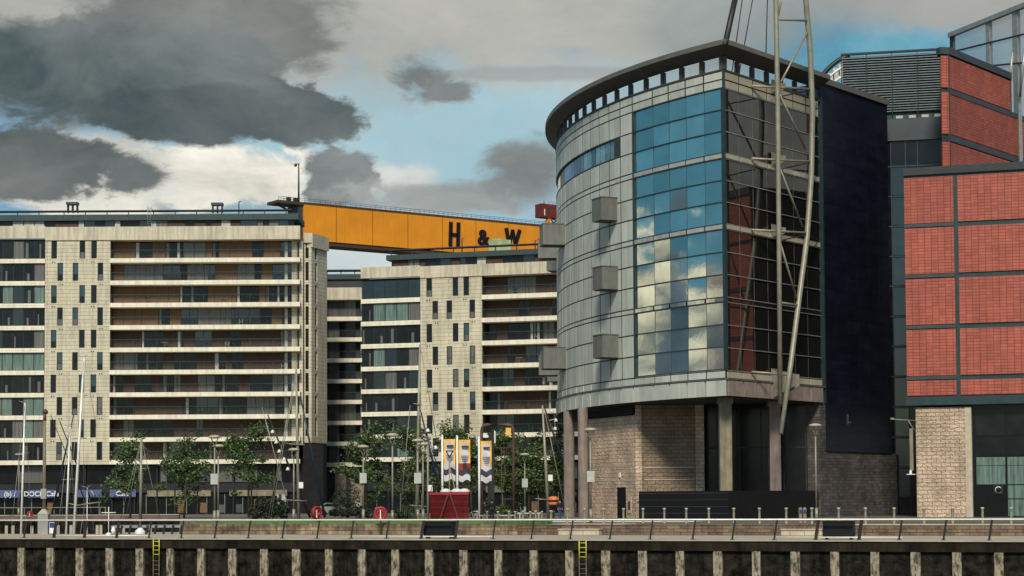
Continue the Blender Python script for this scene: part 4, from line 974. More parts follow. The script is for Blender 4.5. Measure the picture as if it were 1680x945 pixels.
m = MB(); m.fb(WF, -.05, lw + .1, -1, .25, 36.9, 38.2); m.fb(WS, -.1, ls + .1, -1, .25, 36.3, 38.15); m.build('wing_parapet', 'creambeam', ab1)
m = MB(); m.fb(A1, s488 - .9, s488 + .6, -2.1, -1.2, 7, 37.1); m.build('end_wall', 'cream', ab1)
for z in tops1[:9]:
    m = MB(); m.fb(A1, s488 - .15, s488 + .1, -1.2, -1.1, z + .1, z + 2.2); m.fb(A1, s488 - 1.9, s488 - 1.5, -1.8, -1.6, z, z + 2.3, 1); m.build('window', ['frame', 'offwhite'], ab1)
m = MB(); m.box(WS.P(0, 0, 0).x - 2.5, WS.P(ls, 0, 0).x, 261.2, 266, .404, 9.7); m.build('dark_base', 'blackwall', ab1)
# second block
p_ = at(593, 700, 258); A2 = Flat((p_.x, p_.y), (3.35, -1)); tops2 = [28.8 - 3.0 * k for k in range(8)]
ab2 = apartment('cream apartment block between the yellow crane girder and the curved building', A2, 0, A2.S(690, 600), A2.S(791, 600), A2.S(950, 600), tops2, (31.3, 32.85), (704.5, 747.6, 765.4), (714.3, 737.5, 775.2), (A2.S(630, 430) + .3, A2.S(945, 430), 32.8, 34.05, 34.75, 35.5), None, False, bay_n=5, lit_rows=(), themes={0: 'teal', 1: 'green', 3: 'mix', 7: 'mix'})
# link block
p_ = at(530, 700, 280); A3 = Flat((p_.x, p_.y), (1, 0)); tops3 = [28.55 - 3.0 * k for k in range(8)]
ab3 = thing('apartment_block', (p_.x, p_.y, .4), 'narrow set back apartment link squeezed between the two cream blocks', 'building'); l3 = A3.S(600, 600)
m = MB(); m.fb(A3, 0, l3, -10, -1.4, .4, 31.5); m.build('core_wall', 'roofdark', ab3)
m = MB(); m.fb(A3, 0, l3, -1.6, .1, 31.0, 32.75); m.build('parapet', 'creambeam', ab3)
for z in tops3:
    m = MB(); m.fb(A3, 0, l3, -1.4, .1, z - .6, z - .02); bo = m.build('balcony', 'creamslab', ab3)
    m = MB(); m.fb(A3, 0, .5, -1.4, -1.3, z, z + 2.4, 0); m.fb(A3, .7, 2.2, -1.4, -1.36, z, z + 2.4, random.choice([1, 2, 1])); m.fb(A3, 2.3, 4.6, -1.4, -1.36, z + .02, z + 2.4, random.choice([3, 3, 1])); m.fb(A3, 3.4, 3.46, -1.36, -1.3, z, z + 2.4, 0); m.build('balcony_wall', ['frame', 'curt', 'wood', 'gdark'], bo)
    m = MB(); m.fb(A3, .1, l3, .02, .05, z, z + 1.0); m.build('balustrade_glass', 'balglass', bo)
    m = MB(); m.fb(A3, 0, l3, .0, .06, z + 1.0, z + 1.05); m.build('handrail', 'slate', bo)
    m = MB(); m.fb(A3, 5.35, l3, -1.2, -.4, z, z + 2.4); m.build('end_screen', 'curt', bo)
m = MB(); m.fb(A3, 0, l3, -7, -1.5, 32.7, 34.1, 0); m.fb(A3, -.1, l3, -7.3, -1.2, 34.1, 34.85, 1); m.fb(A3, -.1, l3, -3, -1.1, 35.35, 35.5, 0)
for x in (.4, 2.4, 4.4, 5.6): m.fb(A3, x, x + .12, -1.6, -1.5, 34.85, 35.35, 0)
m.build('penthouse', ['roofdark', 'copper'], ab3)
m = MB(); m.fb(A3, 1.6, 3.2, -1.4, -1.0, .4, 6.9); m.fb(A3, 3.9, 6, -1.4, -.9, .4, 5.2); m.build('stone_pier', 'conc', ab3)
# roof kit
def rooftop(name, label, cat, fr, u, D0, parts, group=None):
    pass
def roofbox(ua, ub_, v0, v1, D, label):
    a = at(ua, v1, D); b_ = at(ub_, v0, D); t_ = thing('roof_vent', (a.x, D, a.z), label, 'roof vent', 'vents on the apartment roofs')
    m = MB(); m.box(a.x, b_.x, D, D + 1.2, b_.z - .35, b_.z); m.build('hood', 'slate', t_)
    for k in range(3): x = a.x + (b_.x - a.x) * (.08 + .4 * k); m = MB(); m.box(x, x + .12, D + .1, D + 1.0, a.z - .6, b_.z - .35); m.build('leg', 'steeldark', t_)
roofbox(108, 127, 331, 341, 263, 'boxy dark roof vent on the long apartment block, above its tall narrow windows')
roofbox(346, 365, 332, 341, 263, 'boxy dark roof vent on the long apartment block, nearer the crane')
m = MB(); a = at(241, 341, 259.5)
for dx in (-.22, .22): m.tube([(a.x + dx, 261.3, 38.95), (a.x + dx, 261.3, 41.9)], .04, 6)
for k in range(9): m.tube([(a.x - .22, 261.3, 39.2 + .3 * k), (a.x + .22, 261.3, 39.2 + .3 * k)], .03, 6)
tag(m.build('roof_ladder', 'steelgrey', None, (a.x, 261.3, 38.95)), 'short steel ladder up to the penthouse roof of the long block', 'ladder')
for (u, v1, v0, lab) in ((392, 341, 331, 'short pipe on the long apartment roof'), (878, 404, 395, 'thin aerial on the shorter apartment roof'), (758, 404, 392, 'thin double aerial in front of the crane lettering')):
    D = 263 if u < 500 else 256; a = at(u, v1, D); b_ = at(u, v0, D); m = MB(); m.tube([(a.x, D, a.z - 1.2), (a.x, D, b_.z)], .07, 6); m.tube([(a.x, D, b_.z), (a.x + .3, D, b_.z + .1)], .05, 6); tag(m.build('aerial', 'steeldark', None, (a.x, D, a.z - 1.2)), lab, 'aerial')
g0 = at(802, 402, 259); g1 = at(838, 391, 259); m = MB(); hx = (g0.x, g1.x)
m.prism([(g0.x, 259), (g1.x, 259), (g1.x, 262), (g0.x, 262)], g0.z - 1.3, g1.z - .2); m.prism([(g0.x + .3, 259.2), (g0.x + 1.6, 259.2), (g0.x + 1.6, 261.8), (g0.x + .3, 261.8)], g1.z - .197, g1.z)
m.face([(g1.x - .4, 259.1, g1.z - .19), (g1.x - 1.0, 259.1, g1.z - .02), (g0.x + 1.6, 259.1, g1.z - .02), (g0.x + 1.6, 259.1, g1.z - .19)][::-1])
tag(m.build('roof_plant_cover', 'greenbox', None, (g0.x, 260, g0.z - 1)), 'pale green weathered plant cover on the roof below the ampersand', 'roof plant')

# ---- cafe awnings with their lettering
aw = []
for i, (ua, ub_, txt, lab) in enumerate(((-30, 32, '(b) /', 'blue awning at the edge of the cafe front, with a round letter emblem'), (44, 91, 'DOCK Cafe', 'blue cafe awning lettered DOCK Cafe'), (124, 166, '', 'plain blue awning with a pale stripe beside the lettered one'), (179, 222, 'Cafe', 'blue awning with script lettering behind the young tree'))):
    a, b_ = A1.S(ua, 808), A1.S(ub_, 808); t_ = thing('awning', A1.P((a + b_) / 2, 0, 3.6), lab, 'awning', 'blue cafe awnings')
    z0, z1 = 2.75, 3.75
    m = MB(); q = [A1.P(a, -.2, z0), A1.P(b_, -.2, z0), A1.P(b_, -.6, z1), A1.P(a, -.6, z1)]; m.face(q); m.face([A1.P(a, -.2, z0), A1.P(a, -.6, z1), A1.P(a, -.7, z0)]); m.face([A1.P(b_, -.2, z0), A1.P(b_, -.7, z0), A1.P(b_, -.6, z1)]); m.face([A1.P(a, -.7, z0), A1.P(a, -.6, z1), A1.P(b_, -.6, z1), A1.P(b_, -.7, z0)]); m.build('canopy', 'blue', t_)
    if i in (0, 2): m = MB(); m.bar(A1.P(b_ - (.8 if i == 2 else 3.9), -.25, z0 + .1), A1.P(b_ - (1.5 if i == 2 else 4.5), -.5, z1 - .1), .12, .05); m.build('stripe', 'white', t_)
    if txt: text_mesh('lettering', txt, .92, 'white', t_, A1.P((a + b_) / 2 + (1.2 if i == 0 else 0), -.12, 3.2), (1, 0, 0), .01, .012)
m = MB(); m.fb(A1, A1.S(240, 808), A1.S(345, 808), -.95, -.6, 2.8, 3.6); m.fb(A1, A1.S(375, 808), A1.S(470, 808), -.95, -.6, 2.8, 3.6); tag(m.build('shop_fascia', 'yconc', None, A1.P(20, -.8, 2.8)), 'plain tan shop fascia over the long block shopfronts, behind the trees', 'sign')
m = MB(); m.fb(A2, A2.S(795, 808), A2.S(888, 808), -.95, -.55, 3.1, 3.9); fs = m.build('shop_fascia', 'greensign', None, A2.P(16, -.8, 2.8)); tag(fs, 'dull green shop fascia with white lettering NOV, behind the trees', 'sign')
text_mesh('lettering', 'NOV', .75, 'white', fs, A2.P(A2.S(872, 805), -.50, 3.5), A2.d, .01, .02)

# ================================================================== YELLOW GANTRY CRANE
g = at(498, 360, 620); GF = Flat((g.x, g.y), (1.40, 1)); gc = thing('gantry_crane', (g.x, g.y, .4), 'huge yellow gantry crane girder lettered H and W behind the apartments', 'crane')
ZT = zat(498, 334, 620); ZB = ZT - 11.6; GL = 125
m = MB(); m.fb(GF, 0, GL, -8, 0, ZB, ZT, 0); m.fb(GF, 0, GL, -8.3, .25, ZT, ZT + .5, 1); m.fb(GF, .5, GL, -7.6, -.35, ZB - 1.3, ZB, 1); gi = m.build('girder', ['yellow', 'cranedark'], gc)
m = MB()
x = 12.0
while x < GL: m = MB(); m.fb(GF, x, x + .16, 0, .03, ZB, ZT); x += 13.7; m.build('girder_seam', 'cranedark', gi)
m = MB(); 
for z in (1.15, .6): m.tube([GF.P(-9, -.1, ZT + .5 + z), GF.P(GL, -.1, ZT + .5 + z)], .07, 4)
x = -9
while x < GL: m.tube([GF.P(x, -.1, ZT + .5), GF.P(x, -.1, ZT + 1.65)], .06, 4); x += 1.9
m.build('walkway_rail', 'steeldark', gc)
m = MB(); m.fb(GF, -9.4, .0, -7, .2, ZT - .5, ZT + .45); m.bar(GF.P(-9, -2, ZT - .5), GF.P(-1, -2, ZT - 3.6), .5); m.build('end_platform', 'cranedark', gc)
m = MB(); m.fb(GF, -1.6, -.02, -7.6, -.4, ZB - 1.2, ZT - .5); m.build('end_cap', 'slate', gc)
for x in (-5.5, -3.0): m = MB(); m.fb(GF, x, x + 1.2, -1.5, -.4, ZT + .45, ZT + 1.7); m.build('winch_box', 'cranedark', gc)
m = MB(); a = GF.P(-1.2, -1, ZT); m.tube([a, (a.x, a.y, zat(495, 268, 620))], [.35, .2], 8); m.tube([(a.x, a.y, zat(495, 270, 620)), (a.x - 1.0, a.y, zat(495, 268, 620))], .12, 6); m.lathe((a.x - 1.0, a.y, zat(495, 274, 620)), [(0, 0), (.5, .4), (.5, .9), (0, 1.2)], 8); m.build('aerial_pole', 'cranedark', gc)
for x in (4, GL - 8): m = MB(); m.bar(GF.P(x, -4, .4), GF.P(x, -4, ZB - 1.2), 4, 5); m.build('leg', 'yellow', gc)
# letters
def gz_(u, v): s_ = GF.S(u, v); return s_, (EYE + ray(u, v) * ((GF.P(s_, 0, 0).y - EYE.y) / ray(u, v).y)).z
def lbar(m, u0, v0, u1, v1, w_):
    a, z0 = gz_(u0, v0); b_, z1 = gz_(u1, v1); A_ = GF.P(a, .12, z0); B_ = GF.P(b_, .12, z1); d = (B_ - A_).normalized(); n_ = d.cross(GF.n).normalized() * w_ / 2; o_ = GF.n * .1
    m._hex([A_ - n_ - o_, A_ + n_ - o_, B_ + n_ - o_, B_ - n_ - o_, A_ - n_ + o_, A_ + n_ + o_, B_ + n_ + o_, B_ - n_ + o_], 0)
m = MB(); lbar(m, 739.5, 364, 738.5, 404, 1.5); lbar(m, 752, 365, 751, 405, 1.5); lbar(m, 739, 385, 752, 386, 1.3); lt = m.build('letter', 'letter', gi)
m = MB(); lbar(m, 830, 374, 835, 402, 1.5); lbar(m, 835, 402, 841, 377, 1.3); lbar(m, 841, 377, 845, 402, 1.3); lbar(m, 845, 402, 852.5, 377, 1.5); m.build('letter', 'letter', gi)
s_, z_ = gz_(792.5, 391); text_mesh('letter', '&', 7.2, 'letter', gi, GF.P(s_, .15, z_), GF.d, .1, .28)
# trolley
s_, z_ = gz_(882, 354); z1_ = gz_(882, 332)[1]; s_ += 2.6; tr = MB(); tr.fb(GF, s_, s_ + 10, -5, -1, z_, z1_); tro = tr.build('trolley_cabin', 'cranered', gc)
m = MB(); 
for x in (2.2, 6.2): m.fb(GF, s_ + x, s_ + x + 1.4, -1, -.95, z_ + 1.6, z_ + 3.4, 0)
m.fb(GF, s_ + 1.0, s_ + 1.35, -1, -.9, z_ + .6, z_ + 2.8, 1); m.build('window', ['cranedark', 'white'], tro)
m = MB()
for z in (.5, 1.0): m.tube([GF.P(s_, -1, z1_ + z), GF.P(s_ + 10, -1, z1_ + z)], .07, 4)
for k in range(7): m.tube([GF.P(s_ + 1.6 * k, -1, z1_), GF.P(s_ + 1.6 * k, -1, z1_ + 1.05)], .07, 4)
m.tube([GF.P(s_ + .9, -1, z1_), GF.P(s_ + .9, -1, z1_ + 2.6)], .15, 5); m.build('cabin_rail', 'steelgrey', tro)
m = MB(); m.bar(GF.P(s_ + 4, -2, z_), GF.P(s_ + 2.2, -2, ZT + .6), 1.2, 1.2); m.bar(GF.P(s_ + 6, -2, z_ - .2), GF.P(s_ + 10, -2, z_ - .2), 1.2, .9); m.build('trolley_leg', 'yellow', tro)
m = MB(); m.bar(GF.P(s_ + 3, -3, ZT + .7), GF.P(s_ + 12, -3, ZT + 1.0), .5); m.bar(GF.P(s_ + 4, -3, ZT + .7), GF.P(s_ + 9, -3, z_), .3); m.bar(GF.P(s_ + 8, -3, ZT + .7), GF.P(s_ + 5, -3, z_), .3); m.build('trolley_frame', 'cranedark', tro)

# ================================================================== MARINA
quayF = Flat((-90, qy), (1, 0))
mq = thing('marina_quay', (-60, qy - .3, -1), 'far marina quay edge with pale timber fenders', 'quay')
m = MB(); m.box(-120, bx - .5, qy - .4, qy - .02, -4, -.15); m.build('quay_face', 'quay', mq)
m = MB(); m.box(-120, bx - .4, qy - .5, qy - .0, -.146, .45); m.build('quay_coping', 'redpave', mq)
m = MB(); m.box(-120, bx - .4, qy - .55, qy - .0, .454, .56); m.build('quay_kerb', 'deckconc', mq)
for u in (11, 22, 53, 96, 117, 160, 166, 203, 247):
    x = xat(u, qy - .5, 870); m = MB(); m.box(x - .18, x + .18, qy - .7, qy - .41, -3.3, -.75); m.build('fender', 'deckconc', mq)
m = MB(); m.box(-110, xat(174, 248), 247.9, 248.1, 1.42, 1.5); x = -110
while x < xat(174, 248): m.box(x, x + .07, 247.95, 248.05, .4, 1.42); x += 3.2
m.box(xat(174, 248) - .1, xat(174, 248), 247.9, 248.1, .4, 1.42); tag(m.build('quay_railing', 'steel', None, (-60, 248, .4)), 'thin pale railing along the cafe terrace by the marina', 'railing')
jt = thing('jetty', (xat(245, 200), 200, -3.2), 'dark jetty on slanting posts beyond the railing', 'jetty')
m = MB(); m.box(xat(186, 200), xat(318, 200), 199, 203, -.45, -.2); m.box(xat(186, 200), xat(318, 200), 198.9, 199, -1.2, -.9); m.build('jetty_deck', 'steelgrey', jt)
for k in range(9):
    x = xat(192 + 14 * k, 199); m = MB(); m.bar((x, 198.9, -3.6), (x + .55, 198.9, -.2), .2, .2); m.build('post', 'steeldark', jt)

def poleline(u0, v0, u1, v1, D, D1=None): return at(u0, v0, D), at(u1, v1, D1 or D)
def sailboat(u0, v0, u1, v1, D, label, spreader=None, boom=None, rad=.11, stays=()):
    a, b_ = poleline(u0, v0, u1, v1, D); d = (b_ - a).normalized(); base = a + d * ((-1.9 - a.z) / d.z)
    t_ = thing('sailboat', (base.x, base.y, -3.2), label, 'sailboat', 'sailing boats moored in the marina')
    m = MB(); secs = []
    for (y, w_, h) in ((-4.2, .55, -2.3), (-3, 1.05, -2.25), (0, 1.4, -2.2), (2.5, 1.0, -2.1), (4.4, .06, -1.95)):
        secs.append([(base.x - w_, base.y + y, h), (base.x - w_ * .9, base.y + y, -3.0), (base.x, base.y + y, -3.5), (base.x + w_ * .9, base.y + y, -3.0), (base.x + w_, base.y + y, h)])
    for p, q in zip(secs, secs[1:]):
        for k in range(4): m.face([p[k], p[k + 1], q[k + 1], q[k]][::-1], smooth=True)
        m.face([p[4], p[0], q[0], q[4]][::-1])
    m.face(secs[0][::-1]); m.build('hull', 'white', t_)
    m = MB(); m.prism([(base.x - .8, base.y - 1.5), (base.x + .8, base.y - 1.5), (base.x + .6, base.y + 2), (base.x - .6, base.y + 2)], -2.2, -1.75); m.build('cabin', 'offwhite', t_)
    m = MB(); m.tube([base - d * .3, b_], [rad, rad * .6], 8); ms = m.build('mast', 'railpale', t_)
    m = MB()
    for (v, w_) in (spreader or ()): p = a + (b_ - a) * ((v0 - v) / (v0 - v1)); m.tube([p - Vector((w_, 0, 0)), p + Vector((w_, 0, .05))], .035, 5)
    m.tube([b_, b_ + Vector((-.5, 0, .15))], .03, 5); m.tube([b_, b_ + Vector((.3, 0, .2))], .03, 5); m.build('spreader', 'steelgrey', ms)
    if boom: m = MB(); m.tube([at(boom[0], boom[1], D), at(boom[2], boom[3], D)], .06, 6); m.build('boom', 'steel', t_)
    m = MB(); m.tube([b_, (base.x, base.y + 4.2, -2.0)], .018, 4); m.tube([b_, (base.x, base.y - 4.0, -2.2)], .018, 4)
    for (uu, vv) in stays: m.tube([b_, at(uu, vv, D)], .02, 4)
    m.build('stay', 'steelgrey', t_)
sailboat(35, 860, 41, 661, 165, 'sailing boat with a bare pole mast nearest the blue round emblem awning', spreader=((744, .5),), boom=(15, 846, 52, 848))
sailboat(109, 860, 115, 700, 175, 'sailing boat with a shorter mast behind the pointed grey pedestal', spreader=((787, .6),), boom=(112, 826, 126, 829))
sailboat(122, 860, 138, 586, 172, 'sailing boat with the tallest slightly leaning mast in the marina', spreader=((720, .6), (650, .5)), boom=(126, 829, 162, 824), rad=.15, stays=((158, 700),))
sailboat(143, 862, 143, 800, 190, 'small boat with a thin dark red mast beside the tallest mast', rad=.06)
# channel pole on a conical cap
a, b_ = poleline(230, 862, 232, 720, 150); t_ = thing('channel_pole', (a.x, a.y, -3.2), 'grey pole on a white conical cap between the railing and the trees', 'pole')
m = MB(); m.tube([(a.x, a.y, -3.6), (a.x, a.y, -.25)], .3, 12); m.build('pile', 'steeldark', t_)
m = MB(); m.lathe((a.x, a.y, 0), [(.40, -.25), (.40, .02), (.16, .25), (.1, .3)], 16); m.build('cone_cap', 'white', t_)
m = MB(); m.tube([(a.x, a.y, .2), b_], [.12, .09], 10); m.tube([at(222, 770, 150), at(242, 768, 150)], .03, 5); m.tube([b_, at(198, 850, 150)], .02, 4); m.tube([b_, at(206, 852, 150)], .02, 4); m.tube([b_, at(262, 850, 150)], .02, 4); m.build('shaft', 'steel', t_)
# leaning light columns
def light_column(base, tip, D, label, lamps=(), pole=None, rad=.14, mm='navyblue'):
    a = at(*base, D); b_ = at(*tip, D); t_ = thing('leaning_light_column', (a.x, a.y, a.z), label, 'light column', 'leaning light columns on the quay')
    m = MB(); m.tube([a, a + (b_ - a) * .6, b_], [rad, rad * .8, rad * .45], 8); m.build('spar', mm, t_)
    for (u, v) in lamps:
        p = at(u, v, D - .3); m = MB(); m.lathe((p.x, p.y, p.z), [(.06, .22), (.12, .12), (.24, -.1), (.0, -.1)], 10); m.bar((p.x, p.y, p.z + .2), a + (b_ - a) * ((base[1] - v) / (base[1] - tip[1])), .04); m.build('floodlight', 'white', t_)
    return t_
light_column((84, 849), (121, 680), 251, 'dark leaning spar crossing behind the tall boat masts')
light_column((150, 848), (83, 680), 251, 'thin dark spar leaning the other way behind the boat masts', rad=.08, mm='steeldark')
light_column((160, 848), (98, 691), 252, 'short thick dark spar leaning beside the thin one over the cafe', rad=.13, mm='steeldark')
light_column((509, 849), (439, 680), 200, 'leaning spar hung with floodlights, beside the tall quay mast', lamps=((447, 709), (453, 726), (458, 741), (466, 754), (472, 770)), mm='steeldark')
light_column((478, 849), (430, 668), 201, 'thin leaning spar just above the floodlit one', rad=.06, mm='steelgrey')
light_column((533, 849), (493, 651), 198, 'blue black leaning spar above the red life ring')
light_column((732, 849), (690, 674), 178, 'dark leaning spar with two lamps behind the red container', lamps=((702, 707), (715, 735)))
light_column((744, 849), (697, 700), 180, 'thinner leaning spar next to the flags', rad=.07)
light_column((955, 849), (888, 653), 203, 'leaning spar with white lamps beside the round columns', lamps=((905, 675), (912, 690), (911, 704)), mm='steeldark')
# quay masts (tall slim poles with yards)
def quay_mast(u0, v0, u1, v1, D, label, yards=(), cable=None, rad=.15, box=None):
    a, b_ = poleline(u0, v0, u1, v1, D); d = (b_ - a); zg = .4; a = a + d * ((zg - a.z) / d.z)
    t_ = thing('quay_mast', tuple(a), label, 'mast', 'tall slim masts on the quay')
    m = MB(); m.tube([a, a + (b_ - a) * .5, b_], [rad, rad * .9, rad * .55], 10); m.build('shaft', 'steel', t_)
    for (ua, ub_, v, v2) in yards: m = MB(); m.tube([at(ua, v, D - .2), at(ub_, v2, D - .2)], .05, 6); m.build('yard', 'steel', t_)
    if cable:
        for c in cable: m = MB(); m.tube([at(c[0], c[1], D), at(c[2], c[3], D)], .035, 5); m.build('stay', 'steel', t_)
    if box: p = at(box[0], box[1], D - .2); m = MB(); m.box(p.x - .2, p.x + .2, p.y - .15, p.y + .15, p.z - .28, p.z + .28); m.build('junction_box', 'white', t_)
quay_mast(490, 850, 486, 606, 178, 'tall quay mast with short yards beside the end of the long block', yards=((468, 487, 727, 730), (468, 503, 820, 822), (487, 500, 729, 730)), cable=((485, 612, 440, 850), (486, 616, 444, 850)), box=(494, 796))
quay_mast(683, 850, 689, 565, 180, 'tall quay mast in front of the narrow windows of the shorter block', yards=((678, 692, 662, 664), (672, 700, 829, 831)), cable=((673, 665, 658, 825), (690, 570, 716, 720)))
quay_mast(900, 850, 890, 665, 176, 'quay mast with a white stay beside the round columns', yards=((878, 899, 818, 820),), cable=((893, 672, 925, 826),), box=(903, 784))
quay_mast(702, 850, 702, 725, 172, 'short white quay mast next to the red container', box=(706, 801), rad=.11)

# pedestal pole on the promenade
pd = at(72, 878, 140); pd.z = 0; t_ = thing('instrument_pedestal', tuple(pd), 'square grey pedestal with pointed cap and tall pole on the promenade', 'pedestal')
m = MB(); hw = .36; m.box(pd.x - hw, pd.x + hw, pd.y - hw, pd.y + hw, 0, 1.45); m.build('casing', 'steelgrey', t_)
m = MB(); ap = Vector((pd.x, pd.y, 1.95)); cs4 = [Vector((pd.x + sx * (hw + .03), pd.y + sy * (hw + .03), 1.454)) for sx, sy in ((-1, -1), (1, -1), (1, 1), (-1, 1))]
for k in range(4): m.face([cs4[k], cs4[(k + 1) % 4], ap])
m.face(cs4[::-1]); m.build('pointed_cap', 'deckconc', t_)
m = MB(); top = at(73.5, 690, 140); m.tube([(pd.x, pd.y, 1.8), (pd.x, pd.y, top.z)], [.13, .11], 10); m.build('shaft', 'yconc', t_)
m = MB(); m.tube([(pd.x, pd.y, top.z), (pd.x, pd.y, top.z + .4)], .12, 8); m.lathe((pd.x + .05, pd.y, top.z + .4), [(.0, 0), (.18, .1), (.18, .3), (0, .45)], 10); m.build('beacon', 'reddark', t_)
m = MB(); p = at(71, 810, 139.6); m.box(p.x - .2, p.x + .2, pd.y - .35, pd.y - .13, p.z - .35, p.z + .35); m.build('junction_box', 'steelgrey', t_)
# little signs
def infoboard(u, v, D, w_, h_, zb, mats_, label):
    p = at(u, v, D); t_ = thing('info_board', (p.x, p.y, zb), label, 'notice board')
    m = MB(); m.box(p.x - w_ / 2, p.x + w_ / 2, p.y - .03, p.y + .03, p.z - h_ / 2, p.z + h_ / 2); m.build('board', mats_[0], t_)
    m = MB(); m.box(p.x - w_ / 2 + .02, p.x + w_ / 2 - .02, p.y - .035, p.y - .03, p.z, p.z + h_ / 2 - .03); m.build('header', mats_[1], t_)
    m = MB(); m.box(p.x - .03, p.x + .03, p.y + .03, p.y + .09, zb, p.z + h_ / 2); m.build('post', 'steeldark', t_)
infoboard(86, 866, 139, .42, .8, 0, ('white', 'blue'), 'small blue and white notice board beside the grey pedestal')
p = at(178, 880, 136); p.z = 0; t_ = thing('tee_post', tuple(p), 'thin white post with a crossbar on the promenade', 'post'); m = MB(); m.tube([p, (p.x, p.y, 1.95)], .03, 6); m.tube([(p.x - .5, p.y, 1.55), (p.x + .5, p.y, 1.55)], .035, 6); m.build('shaft', 'white', t_); m = MB(); m.lathe((p.x, p.y, 0), [(.2, 0), (.2, .08), (.06, .18)], 12); m.build('foot', 'white', t_)
p = at(186, 873, 138); m = MB(); m.lathe((p.x, p.y, 0), [(.0, 0), (.14, .08), (.17, .3), (.1, .5), (0, .55)], 12); tag(m.build('mooring_buoy', 'white', None, (p.x, p.y, 0)), 'small white round buoy on the promenade edge', 'buoy')

# ---- life rings
def life_ring(u, v, r, D, yaw, zb, label):
    p = at(u, v, D); t_ = thing('life_ring_housing', (p.x, p.y, zb), label, 'life ring', 'red life ring housings')
    m = MB(); N_ = 24; prof = [(r * .30, -.10), (r, -.13), (r, .05), (r * .92, .12), (r * .72, .12), (r * .70, .06), (r * .55, .06), (r * .53, .12), (r * .34, .12), (r * .30, -.10)]
    m.lathe((0, 0, 0), prof, N_, 0, 'Y'); m.v = [Matrix.Rotation(yaw, 3, 'Z') @ q + p for q in m.v]; m.build('ring_housing', 'redring', t_)
    m = MB(); m.box(p.x - .05, p.x + .05, p.y + .02, p.y + .12, zb, p.z + r * .2); m.build('post', 'steeldark', t_)
    m = MB(); m.box(p.x - .035, p.x + .035, p.y - .2, p.y - .14, p.z - r * .8, p.z + r * .4); m.build('label_plate', 'white', t_)
life_ring(624.5, 842, .46, 131, 0, 0, 'round red life ring housing on the grass, facing the river')
life_ring(520, 841, .47, 138, R(50), .4, 'red life ring housing turned edge on, below the blue black spar')
life_ring(49, 844, .42, 243, R(20), .4, 'small red life ring housing on the far marina quay')

# ---- red container
ca = at(706, 855, 165); cb = at(768, 855, 165); ct = thing('red_container', ((ca.x + cb.x) / 2, 165, .4), 'dark red ribbed steel container with a triangular brace', 'container')
z0, z1 = .7, zat(737, 812, 165)
m = MB(); m.box(ca.x, cb.x, 165, 167, z0, z1, 0)
for k in range(4): zz = z0 + (z1 - z0) * (k + .5) / 4; m.face([(ca.x, 165 - .004, zz - .28), (cb.x, 165 - .004, zz - .28), (cb.x, 164.80, zz + .16), (ca.x, 164.80, zz + .16)], 0); m.face([(ca.x, 164.80, zz + .16), (cb.x, 164.80, zz + .16), (cb.x, 165 - .004, zz + .22), (ca.x, 165 - .004, zz + .22)], 0)
m.build('ribbed_body', 'redbox', ct)
m = MB(); m.box(ca.x - .06, cb.x + .06, 164.8, 167.1, z1, z1 + .22); m.build('top_rim', 'redring', ct)
m = MB(); cxm = (ca.x + cb.x) / 2; m.bar((cxm - .1, 164.74, z1), (cxm - .75, 164.74, z0), .13); m.bar((cxm + .1, 164.74, z1), (cxm + .75, 164.74, z0), .13); m.build('triangular_brace', 'reddark', ct)
m = MB(); m.tube([(ca.x, 166, z1 + .2), (ca.x + .1, 166, z1 + .75), (cb.x - .1, 166, z1 + .75), (cb.x, 166, z1 + .2)], .05, 6); m.build('lifting_rail', 'reddark', ct)
for sx in (ca.x + .3, cb.x - .5): m = MB(); m.box(sx, sx + .2, 165.1, 166.8, .4, z0); m.build('skid', 'reddark', ct)
for i, (u, w_) in enumerate(((731, .5), (749, .55), (762, .5))):
    p = at(u, 806, 165.8); m = MB(); m.lathe((p.x, p.y, z1 + .22), [(0, 0), (w_, .02), (w_ * .9, .15), (w_ * .5, .3), (0, .33)], 9); tag(m.build('white_sack', 'cloth_w', None, (p.x, p.y, z1 + .22)), ('flat white sack at one end of the red container top', 'white sack in the middle of the red container top', 'white sack at the far corner of the red container top')[i], 'sack', 'white sacks on the red container')
